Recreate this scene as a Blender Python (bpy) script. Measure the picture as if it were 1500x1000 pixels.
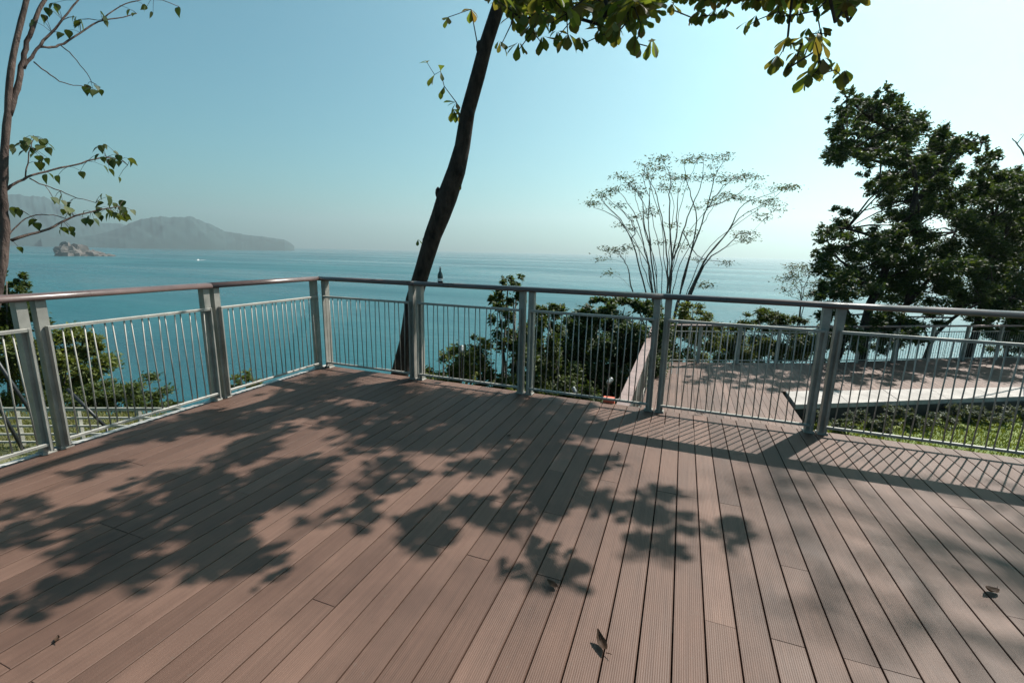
import bpy, math, random
import numpy as np
from mathutils import Vector, Matrix

# ------------------------------------------------------------------ scene, camera, light
scene = bpy.context.scene
for o in list(bpy.data.objects):
    bpy.data.objects.remove(o, do_unlink=True)
C = scene.collection

cam_d = bpy.data.cameras.new('camera')
cam = bpy.data.objects.new('camera', cam_d)
C.objects.link(cam)
FW = Vector((-0.33907424, 0.92010618, -0.19604407))
RT = Vector((0.9365979, 0.34974284, 0.02154785))
UP = -Vector((0.08839132, -0.17630814, -0.98035831))
cam.matrix_world = Matrix(((RT.x, UP.x, -FW.x, 0.0), (RT.y, UP.y, -FW.y, 0.0), (RT.z, UP.z, -FW.z, 1.6), (0, 0, 0, 1)))
cam_d.sensor_width = 36.0
cam_d.lens = 15.94
cam_d.clip_start = 0.05
cam_d.clip_end = 120000
scene.camera = cam

SUN = Vector((0.467, 0.74, 1.0)).normalized()          # towards the sun
world = bpy.data.worlds.new('World')
scene.world = world
world.use_nodes = True
wn = world.node_tree
wn.nodes.clear()
sky = wn.nodes.new('ShaderNodeTexSky')
sky.sky_type = 'NISHITA'
sky.sun_disc = False
sky.sun_elevation = math.asin(SUN.z)
sky.sun_rotation = math.atan2(SUN.x, SUN.y)
sky.altitude = 30
sky.air_density = 1.0
sky.dust_density = 1.5
sky.ozone_density = 0.5
tint = wn.nodes.new('ShaderNodeMix')
tint.data_type = 'RGBA'
tint.blend_type = 'MULTIPLY'
tint.inputs['Factor'].default_value = 1.0
tint.inputs['B'].default_value = (0.43, 1.15, 1.09, 1)   # the photograph's teal white balance
bg = wn.nodes.new('ShaderNodeBackground')
bg.inputs['Strength'].default_value = 0.05
wo = wn.nodes.new('ShaderNodeOutputWorld')
wn.links.new(sky.outputs['Color'], tint.inputs['A'])
wn.links.new(tint.outputs['Result'], bg.inputs['Color'])
wn.links.new(bg.outputs['Background'], wo.inputs['Surface'])

sun_d = bpy.data.lights.new('sun', 'SUN')
sun_d.energy = 5.0
sun_d.angle = math.radians(0.53)
sun_d.color = (1.0, 0.95, 0.88)
sun = bpy.data.objects.new('sun', sun_d)
C.objects.link(sun)
sun.rotation_euler = (-SUN).to_track_quat('-Z', 'Y').to_euler()
sun.location = (20, 30, 40)

scene.view_settings.view_transform = 'Standard'
scene.view_settings.look = 'None'
scene.view_settings.exposure = 1.0
scene.view_settings.gamma = 1.0
scene.view_settings.use_curve_mapping = False
scene.render.engine = 'CYCLES'
scene.cycles.max_bounces = 8
scene.cycles.transparent_max_bounces = 16
scene.cycles.volume_bounces = 0

# ------------------------------------------------------------------ measured positions in metres (x right, y towards the sea, z up)
B = {
'b_sapling': [(-2.94,7.7,0.98,0.17,0.17),(-2.99,8.31,1.02,0.11,0.12),(-3.27,8.06,0.66,0.18,0.16),(-2.86,7.78,0.68,0.25,0.2),(-3.1,7.82,0.33,0.23,0.26),(-2.74,7.86,0.07,0.33,0.36),(-2.88,7.84,-0.6,0.52,0.58),(-2.91,7.78,-1.4,0.59,0.53)],
'b_low': [(-3.44,7.22,-0.41,0.42,0.35),(-4.17,7.53,-0.6,0.29,0.34),(-3.59,7.76,-0.19,0.16,0.13),(-3.66,7.17,-0.78,0.56,0.45),(-3.16,7.53,-0.95,0.36,0.46),(-4.1,7.14,-0.96,0.25,0.25)],
'b_mid': [(-2.67,9.32,0.46,0.2,0.18),(-2.93,9.79,0.18,0.22,0.19),(-2.67,9.79,0.07,0.31,0.31),(-2.62,9.25,-0.45,0.44,0.53),(-2.75,9.25,-1.23,0.68,0.68),(-2.17,9.42,-1.21,0.6,0.67),(-3.03,9.18,-1.69,0.61,0.43),(-1.97,9.68,-1.76,0.69,0.39)],
'b_dark': [(-1.82,11.06,0.26,0.37,0.22),(-1.35,12.16,0.21,0.47,0.22),(-0.83,12.23,0.14,0.36,0.25),(-2.25,10.97,-0.2,0.34,0.3),(-1.81,11.39,-0.44,0.69,0.52),(-1.07,11.61,-0.41,0.69,0.6),(-1.91,11.33,-1.51,0.97,0.88),(-0.92,11.85,-1.61,0.8,0.89),(-2.28,10.54,-1.18,0.66,0.83),(-2.5,10.2,-1.97,0.66,0.49),(-1.6,12.72,-1.13,1.06,0.77),(-2.49,12.81,-1.33,0.89,0.8),(-0.99,13.3,-1.39,0.79,0.79),(-1.87,12.45,-2.29,1.16,0.58),(-3.05,12.28,-1.78,0.78,0.78)],
'b_hedge1': [(0.44,16.77,-0.22,0.52,0.28),(0.05,17.26,-0.87,0.64,0.59),(0.87,17.43,-1.08,0.73,0.64),(0.23,16.53,-1.59,0.71,0.62)],
'b_hedge2': [(2.04,18.79,-1.52,0.88,0.57),(1.78,19.19,-2.1,0.8,0.54),(2.65,19.44,-2.07,0.8,0.53)],
'b_round': [(3.7,21.12,-0.72,0.79,0.34),(3.24,21.64,-1.11,0.52,0.26),(4.4,21.98,-1.13,0.46,0.35),(4.08,21.18,-1.7,1.02,0.73),(3.5,21.13,-2.18,0.86,0.57)],
'b_hedge3': [(5.55,22.7,-1.98,0.77,0.59),(5.32,23.12,-2.54,0.79,0.55),(6.7,23.62,-2.2,0.61,0.67)],
'l_tall': [(-27.38,10.87,-0.17,0.47,0.53),(-27.97,11.29,-0.83,0.43,0.43),(-28.58,10.86,-1.37,0.92,0.92),(-27.09,10.69,-2.16,1.01,0.89),(-28.16,10.29,-3.4,1.2,1.2)],
'l_mid': [(-25.65,10.86,-2.82,1.18,0.82),(-25.49,11.85,-2.83,1.05,0.68),(-24.56,12.02,-3.15,0.43,0.43),(-24.92,11.07,-3.85,1.48,1.01),(-26.36,10.71,-4.54,1.51,1.08),(-24.07,11.6,-4.03,0.6,0.66)],
'l_low': [(-20.93,11.32,-4.48,1.01,0.56),(-22.65,11.25,-4.77,1.04,0.58),(-20.51,11.92,-4.99,0.58,0.29),(-21.53,11.1,-4.99,1.42,0.45),(-23.37,10.65,-4.9,1.03,0.57),(-19.69,11.92,-5.09,0.46,0.2)],
'l_small': [(-14.16,11.04,-2.95,0.29,0.14),(-14.72,11.09,-3.21,0.34,0.19),(-14.08,11.31,-3.14,0.34,0.19)],
'banyan': [(5.9,20.34,7.12,0.28,0.38),(6.09,20.09,6.6,0.37,0.51),(4.82,20.19,7.12,0.29,0.24),(5.2,19.84,6.6,0.51,0.33),(4.56,19.44,6.43,0.32,0.19),(5.69,20.34,6.3,0.81,0.57),(5.27,20.95,6.2,0.55,0.35),(6.73,21.28,6.07,0.74,0.64),(4.94,20.49,5.7,0.39,0.3),(4.61,19.38,4.96,0.47,0.28),(5.4,20.21,5.23,0.73,0.48),(5.55,19.74,4.62,0.24,0.19),(6.21,19.96,5.25,0.8,0.61),(6.87,20.24,5.93,0.47,0.51),(7.13,20.59,6.33,0.23,0.23),(7.93,21.77,5.41,0.85,0.85),(8.46,21.87,5.64,0.35,0.64),(8.36,21.61,4.77,0.64,0.74),(8.77,21.88,5.39,0.2,0.25),(8.57,20.91,5.5,0.28,0.19),(9.03,21.3,5.69,0.28,0.19),(9.56,21.94,5.52,0.19,0.24),(7.04,21.0,4.73,0.74,0.49),(7.78,21.29,3.92,0.89,0.75),(6.72,21.0,4.22,0.55,0.3),(5.95,19.45,3.94,0.33,0.21),(8.42,21.12,3.77,0.68,0.73),(7.37,20.72,3.28,0.73,0.44),(8.82,21.06,3.53,0.39,0.58),(8.09,20.11,2.65,1.03,0.7),(6.83,20.12,2.77,0.53,0.34),(4.88,18.85,2.96,0.37,0.28),(4.83,20.04,2.56,0.3,0.2),(5.45,20.18,2.65,0.5,0.35),(5.0,19.42,2.14,0.63,0.29),(5.67,19.3,2.21,0.57,0.38),(6.66,20.64,2.43,0.4,0.35),(4.71,19.27,1.77,0.34,0.19),(5.45,19.94,1.43,0.85,0.5),(6.47,20.3,1.57,0.84,0.6),(7.28,20.13,1.83,0.87,0.63),(4.96,18.9,0.72,0.57,0.53),(5.95,19.55,0.73,0.97,0.58),(6.99,19.68,0.77,0.96,0.62),(8.08,19.81,1.39,1.03,0.7),(8.27,19.9,0.46,1.18,0.52),(5.07,19.41,0.08,0.49,0.35),(4.95,18.07,-0.5,0.51,0.51),(5.69,18.31,-0.66,0.65,0.51),(6.77,19.61,-0.57,0.83,0.49),(7.36,19.28,-0.67,0.66,0.47),(8.11,19.99,-0.47,0.48,0.34),(5.62,18.8,-1.28,0.58,0.43),(6.89,19.09,-1.21,0.62,0.43),(5.25,18.11,6.51,0.25,0.34),(4.27,17.88,6.49,0.25,0.21),(4.17,17.8,6.03,0.3,0.17),(4.52,17.99,5.55,0.47,0.3),(4.24,17.57,5.12,0.34,0.25),(4.79,17.91,4.82,0.64,0.43),(5.32,17.12,4.73,0.68,0.52),(6.29,18.17,5.77,0.21,0.21),(7.32,18.92,5.09,0.3,0.56),(7.45,18.59,4.82,0.17,0.21),(8.15,19.22,5.29,0.26,0.17),(5.79,17.26,4.17,0.61,0.4),(5.59,17.49,3.78,0.46,0.25),(7.06,17.71,3.42,0.57,0.61),(7.63,18.21,3.26,0.33,0.5),(5.94,17.48,2.61,0.46,0.29),(3.87,16.06,2.37,0.24,0.16),(4.21,16.34,2.05,0.53,0.24),(5.46,16.91,2.28,0.33,0.29),(4.69,17.15,1.45,0.73,0.43),(6.39,17.69,1.8,0.76,0.55),(4.96,16.3,0.87,0.81,0.49),(7.34,17.99,1.41,0.93,0.64),(4.15,15.87,0.36,0.4,0.28),(5.15,16.59,-0.45,0.59,0.46),(6.3,16.5,-0.35,0.57,0.4),(4.68,15.67,-0.8,0.48,0.36),(7.35,24.26,7.64,0.45,0.62),(6.13,23.41,7.5,0.61,0.39),(6.92,24.75,7.32,0.99,0.7),(7.44,23.52,6.54,0.82,0.71),(5.63,23.68,5.7,0.57,0.34),(6.62,23.57,5.21,0.28,0.23),(8.05,23.74,6.68,0.55,0.6),(9.08,24.94,5.96,0.97,0.97),(9.2,23.78,5.09,0.71,0.82),(10.39,25.34,6.32,0.34,0.23),(10.72,24.6,6.0,0.22,0.27),(8.57,23.46,4.16,0.99,0.82),(7.27,23.77,4.46,0.4,0.26),(8.91,25.08,3.63,0.89,0.53),(9.49,23.59,2.84,1.21,0.82),(5.84,22.55,3.23,0.44,0.33),(6.35,23.53,2.82,0.58,0.41),(7.17,24.43,2.38,0.72,0.48),(5.6,22.92,1.81,0.4,0.23),(7.37,23.14,1.57,0.96,0.68),(6.23,23.75,0.5,0.72,0.66),(7.95,22.39,0.65,1.09,0.71),(10.37,24.95,0.17,1.48,0.65),(5.99,21.86,-0.94,0.62,0.62),(7.65,22.17,-0.86,0.94,0.55),(9.22,22.71,-0.76,0.55,0.38),(8.13,22.52,-1.72,0.73,0.5)],
'banyan2': [(10.56,23.59,5.26,0.37,0.42),(10.51,23.5,4.7,0.37,0.47),(10.59,22.99,4.55,0.46,0.56),(9.98,22.28,3.87,0.4,0.35),(10.56,22.11,3.96,0.74,0.59),(11.64,23.67,4.69,0.42,0.47),(11.73,23.2,3.69,1.02,1.02),(10.71,23.16,3.2,0.78,0.68),(11.26,22.66,2.67,1.11,0.86),(10.42,22.9,2.42,0.63,0.63),(10.56,22.01,1.54,1.11,0.75),(12.26,23.42,1.44,1.31,1.05),(10.42,22.49,0.76,0.78,0.68),(11.26,22.24,0.43,1.12,0.66),(12.6,22.88,0.19,1.13,0.77),(12.76,23.7,2.73,1.04,1.3),(10.79,21.52,-0.58,0.65,0.4),(11.98,22.46,-0.78,0.72,0.57),(12.97,23.19,-0.87,0.79,0.68),(11.52,21.73,-1.4,0.75,0.45),(8.81,19.69,4.65,0.31,0.35),(9.52,20.66,4.25,0.41,0.51),(9.34,19.57,3.69,0.65,0.52),(10.38,20.53,3.45,0.9,0.9),(9.62,19.38,2.52,0.95,0.74),(9.2,19.19,1.55,0.96,0.66),(9.2,19.86,0.86,0.69,0.6),(10.72,19.46,0.4,0.96,0.66),(9.73,19.41,-0.37,0.58,0.36),(10.98,19.64,-0.49,0.67,0.58),(12.08,27.0,5.79,0.42,0.48),(11.89,26.59,5.11,0.42,0.54),(12.03,26.1,4.95,0.52,0.64),(12.42,27.71,4.42,0.5,0.44),(12.31,25.79,4.35,0.86,0.69),(13.52,27.49,5.19,0.48,0.54),(14.39,28.45,4.17,1.25,1.25),(11.82,25.56,3.37,0.87,0.75),(13.45,27.09,2.88,1.33,1.03),(12.14,26.67,2.56,0.73,0.73),(12.07,25.17,1.53,1.26,0.86),(13.91,26.56,1.42,1.49,1.19),(12.27,26.49,0.61,0.92,0.8),(13.27,26.23,0.22,1.32,0.78),(15.11,27.43,-0.09,1.35,0.92),(14.28,26.52,2.86,1.16,1.45),(12.69,25.3,-0.97,0.76,0.47),(13.48,25.29,-1.08,0.81,0.64),(14.89,26.63,-1.23,0.9,0.78),(14.41,27.17,-2.15,0.94,0.57)],
'vase_stems': [[(-1.95,19.62,0.16),(-2.07,19.35,0.8),(-2.2,19.03,1.22),(-2.42,18.68,1.62)],[(-1.42,19.81,0.13),(-1.77,19.75,1.29),(-2.1,19.64,2.18),(-2.46,19.45,2.78),(-2.95,19.36,3.18),(-3.62,19.15,3.37)],[(-1.14,19.92,0.14),(-1.36,20.04,1.08),(-1.65,20.14,2.06),(-2.01,20.22,3.04),(-2.41,20.22,3.73),(-2.85,20.14,4.14)],[(-1.01,19.97,0.18),(-1.38,20.39,1.93),(-1.84,20.65,3.07),(-1.85,20.98,3.8),(-2.24,20.94,4.3),(-2.76,20.84,4.72)],[(-0.54,20.14,0.12),(-0.61,20.71,1.24),(-0.92,21.23,2.53),(-1.16,21.71,3.5),(-1.46,21.81,4.46),(-1.93,21.74,4.96),(-2.04,21.81,5.48)],[(-0.57,20.12,0.12),(-0.44,20.08,1.39),(-0.14,20.06,2.48),(0.04,19.95,3.34),(0.29,20.18,4.01),(0.43,20.36,4.61),(0.36,20.49,5.34)],[(-0.03,20.32,0.1),(0.21,20.53,1.54),(0.5,20.7,2.65),(0.68,20.76,3.47),(1.02,21.01,4.09),(1.37,21.23,4.51),(1.99,21.54,4.87)],[(0.0,20.33,0.1),(0.32,20.81,1.82),(0.4,21.12,3.09),(0.05,21.18,4.0),(-0.21,21.23,4.69),(-0.35,21.34,5.46)],[(0.34,20.45,0.07),(0.76,21.07,1.41),(1.39,21.64,2.14),(2.06,22.3,3.24),(2.84,22.69,3.69),(3.37,22.94,3.99)],[(0.76,21.07,1.41),(1.26,21.56,1.99),(1.89,22.37,3.03),(2.19,23.04,3.95),(3.09,23.43,4.19),(3.9,23.81,4.58)],[(-0.44,20.08,1.39),(-0.72,20.33,3.04),(-0.8,20.15,4.03),(-0.71,19.94,4.59),(-1.16,19.93,5.31)],[(-1.38,20.39,1.93),(-1.53,20.21,3.03),(-1.62,20.26,4.26),(-1.42,20.31,4.99)],[(-0.44,20.08,1.39),(-0.37,20.77,2.79),(-0.53,20.92,3.77),(-0.34,21.18,4.69)],[(0.76,21.07,1.41),(1.66,21.51,1.93),(2.1,21.99,2.58),(2.6,22.35,2.53)],[(0.68,20.76,3.47),(1.44,22.02,3.86),(2.05,22.7,4.27),(2.67,23.43,4.92)],[(0.68,20.76,3.47),(0.85,21.25,4.66),(1.26,21.24,5.57)],[(-2.1,19.64,2.18),(-1.94,19.94,2.47),(-2.16,19.76,2.87),(-2.64,19.51,3.39),(-3.27,19.38,3.86)],[(-0.14,20.06,2.48),(0.17,20.79,1.96),(0.62,20.84,1.41),(1.64,21.19,1.29)],[(-1.17,19.92,0.17),(-1.27,19.9,1.14),(-2.04,19.63,2.08),(-2.52,19.47,3.0),(-3.26,19.32,3.55),(-3.41,19.34,3.92)],[(-0.5,20.16,0.19),(-0.82,20.31,1.46),(-0.95,20.53,2.73),(-1.43,20.62,3.99),(-1.72,20.68,4.74),(-1.87,20.73,5.25)],[(-0.98,19.98,0.18),(-1.02,20.02,1.2),(-1.52,19.88,2.19),(-1.79,19.82,3.18),(-2.1,19.83,3.76),(-2.06,19.93,4.16)],[(-0.51,20.16,0.19),(-0.36,20.86,1.54),(-0.44,21.49,2.94),(-0.26,22.22,4.39),(0.03,22.51,5.25),(0.26,22.71,5.82)],[(-0.51,20.16,0.19),(-0.32,20.61,1.32),(-0.01,21.11,2.46),(0.82,21.8,3.63),(1.25,22.11,4.33),(1.63,22.35,4.8)],[(-0.32,20.23,0.19),(-0.14,20.19,1.17),(0.27,20.23,2.12),(0.69,20.27,3.05),(0.95,20.48,3.61),(1.32,20.7,3.98)],[(0.28,20.46,0.21),(0.58,20.96,1.26),(1.18,21.57,2.33),(2.67,22.52,3.44),(3.43,22.95,4.1),(3.93,23.22,4.54)],[(-0.41,20.2,0.19),(-0.59,20.56,1.31),(-0.66,20.97,2.45),(-0.54,21.45,3.62),(-0.88,21.48,4.3),(-0.77,21.62,4.77)],[(-1.14,19.93,0.18),(-1.28,20.06,1.03),(-1.62,20.12,1.89),(-2.04,20.15,2.74),(-2.45,20.11,3.24),(-2.8,20.05,3.58)],[(-1.18,19.91,0.17),(-1.62,20.24,1.12),(-1.99,20.61,2.1),(-2.78,20.82,3.1),(-3.5,20.68,3.69),(-3.65,20.71,4.09)],[(-0.77,20.07,0.18),(-0.87,20.19,1.46),(-1.28,20.19,2.71),(-1.58,20.23,3.95),(-1.89,20.27,4.69),(-1.84,20.4,5.19)],[(-0.94,20.0,0.18),(-1.13,19.91,1.2),(-1.38,19.8,2.19),(-1.54,19.71,3.17),(-1.76,19.75,3.75),(-2.04,19.73,4.14)]],
'vase_sprays': [(-3.91,20.64,3.65),(-4.06,20.58,3.72),(-3.21,18.98,3.81),(-3.35,19.0,3.88),(-3.09,20.82,4.3),(-3.19,20.54,4.2),(-2.61,20.73,4.76),(-2.78,19.87,4.67),(-2.37,20.63,4.54),(-2.49,20.56,4.39),(-1.89,20.92,5.28),(-1.31,20.23,5.37),(-1.15,20.9,5.49),(-1.61,20.49,4.7),(-1.88,21.15,4.94),(-1.11,21.94,4.54),(-1.02,21.84,4.38),(-2.13,20.53,4.24),(-1.96,20.34,4.08),(-0.34,20.82,5.37),(-0.13,20.36,5.21),(-0.08,20.23,4.58),(-0.35,21.11,4.71),(0.44,21.25,5.51),(0.24,21.32,5.57),(1.36,22.92,5.88),(1.12,21.97,5.58),(0.82,21.87,5.3),(0.44,20.9,4.69),(0.87,20.59,4.7),(1.11,21.32,4.6),(1.54,21.07,4.61),(1.66,21.97,4.81),(2.3,23.33,5.14),(2.1,22.5,4.87),(2.44,21.52,4.72),(2.67,23.13,4.59),(1.57,22.41,4.11),(1.42,22.23,4.16),(1.81,22.73,4.07),(2.06,22.5,4.04),(2.49,22.7,3.94),(3.16,21.99,3.89),(3.61,23.5,3.83),(3.1,23.3,3.96),(3.7,21.87,4.37),(3.81,23.22,4.51),(4.06,23.23,4.5),(3.29,22.37,4.38),(2.81,22.11,3.29),(3.01,22.07,3.15),(3.68,23.35,3.6),(2.47,21.76,2.51),(2.44,22.41,2.24),(2.38,21.36,2.28),(2.22,22.5,2.54),(-0.93,21.89,4.95),(-0.74,20.94,4.67),(-0.58,21.16,4.28),(-1.46,21.82,5.32),(-1.28,21.42,5.17),(-3.1,19.51,1.75),(-2.49,19.16,1.75),(-2.7,19.28,1.61),(-3.26,19.82,1.32),(-2.09,19.2,1.83),(0.95,21.63,0.38),(0.97,20.23,0.33),(0.44,21.66,1.4),(1.61,20.76,1.3),(-2.95,20.37,0.73),(-1.6,20.9,3.44),(-1.42,20.49,3.26),(-2.17,20.1,2.61),(-2.63,20.26,2.76),(-0.65,20.86,2.8),(-0.23,20.23,1.95),(-1.89,19.63,3.06),(-2.8,20.07,3.58),(0.31,22.13,3.6),(1.08,21.81,3.91),(0.78,20.45,3.64),(0.12,21.59,2.55),(-1.0,20.87,2.09)],
'sp_stems': [[(5.25,24.24,-0.83),(5.29,24.45,0.1),(4.98,24.49,0.81),(4.58,24.39,1.01)],[(5.29,24.45,0.1),(5.53,24.67,0.72),(5.37,24.71,1.19)],[(5.3,24.42,-0.06),(4.94,24.37,0.31),(4.35,24.21,0.6)],[(5.39,24.39,-0.37),(5.76,24.63,0.11),(5.81,24.81,0.89)],[(5.33,24.37,-0.37),(4.84,24.22,-0.22),(4.52,24.16,0.08)]],
'sp_sprays': [(4.75,24.8,1.15),(4.67,24.15,1.14),(5.17,24.12,1.16),(5.54,24.42,1.05),(4.25,24.07,0.57),(4.55,24.12,0.67),(4.7,23.82,0.69),(5.39,24.96,0.92),(5.44,25.06,0.77),(5.76,25.06,0.96),(5.04,25.05,0.32),(4.97,24.24,0.62),(5.59,24.12,0.39),(4.76,24.17,-0.01),(5.51,24.99,-0.22),(5.74,24.85,-0.1),(4.54,24.4,0.13),(5.78,24.64,0.43),(5.15,24.73,1.12),(4.61,23.9,0.87)],
'twig_r': [(8.59,16.64,3.62),(8.28,16.66,4.24),(7.99,16.64,4.67),(7.84,16.61,4.79)],
'ban_trunks': [[(6.21,18.87,-2.22),(6.13,19.04,-1.27),(6.22,19.27,-0.32),(6.57,19.65,0.87),(7.12,20.16,2.3),(7.55,20.63,3.73),(7.33,20.8,4.91),(6.44,20.71,6.07),(6.24,20.84,7.01)],[(7.55,20.63,3.73),(8.14,21.05,4.69),(8.54,21.34,5.36),(9.18,21.65,5.71)],[(7.12,20.16,2.3),(6.44,19.91,2.29),(5.28,19.55,2.61)],[(7.33,20.8,4.91),(6.21,20.38,4.88),(5.05,20.02,5.21)],[(6.44,20.71,6.07),(5.48,20.48,6.64),(4.92,20.37,7.1)],[(6.38,19.48,0.39),(5.64,19.36,1.08),(4.9,19.23,1.78)],[(7.31,19.25,-2.31),(7.32,19.48,-1.24),(7.44,19.78,-0.06),(7.74,20.24,1.61),(7.55,20.63,3.73)],[(5.38,18.55,-2.23),(5.52,18.81,-1.28),(5.66,19.06,-0.34),(5.33,19.19,0.84)],[(7.44,19.78,-0.06),(8.35,20.37,1.15),(8.9,20.88,2.58)],[(8.21,19.59,-2.29),(8.34,19.86,-1.22),(9.05,20.3,-0.38),(10.02,20.79,0.24)]],
'ban2_trunks': [[(10.07,21.23,-2.88),(10.29,21.53,-1.87),(10.54,21.84,-0.85),(10.64,22.09,0.15),(10.79,22.47,1.67),(10.73,22.77,3.17),(10.38,23.01,4.92)],[(10.79,22.47,1.67),(11.35,22.94,2.94),(11.58,23.35,4.45)],[(10.64,22.09,0.15),(11.53,22.58,0.93),(12.26,23.12,2.2)],[(11.63,21.82,-2.84),(11.62,22.13,-1.33),(11.6,22.45,0.18),(11.97,22.85,1.44)]],
'stair': [[(-12.04,4.06,0.65),(-10.34,4.19,-1.66)],[(-11.99,3.96,0.11),(-10.6,4.01,-2.07)],[(-9.99,4.47,-0.96),(-9.28,4.59,-1.61)]],
'hill1': [(-6388.18,2862.01,22.97),(-6250.45,3151.49,55.85),(-6170.55,3305.2,92.19),(-6064.71,3495.6,192.98),(-5964.34,3664.25,296.38),(-5877.52,3801.94,321.9),(-5727.62,4024.22,321.74),(-5628.59,4161.6,256.85),(-5523.24,4300.44,172.31),(-5407.52,4445.08,136.54),(-5257.19,4621.9,109.57),(-5094.4,4800.73,90.43),(-5039.08,4858.77,47.52),(-5006.46,4892.38,-5.97)],
'hill2': [(-8173.3,2333.93,194.28),(-8087.53,2615.69,361.88),(-7988.15,2905.09,449.97),(-7869.6,3212.37,520.84),(-7778.12,3427.94,560.0),(-7703.88,3591.69,552.41),(-7655.16,3694.39,460.75),(-7576.27,3853.59,317.32),(-7484.28,4029.34,266.68),(-7381.55,4214.59,250.74),(-7251.45,4434.69,197.6),(-7063.84,4727.81,114.88),(-6877.06,4995.6,4.61)],
'islet': (-896.16,443.72,-18.24),
'islet_top': (-897.79,440.42,-3.57),
'islet_base': (-2335.94,1155.5,-58.4),
'boat': (-1670.04,1180.45,-58.4),
'wake': (-1763.47,1302.03,-58.4),
}
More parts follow.
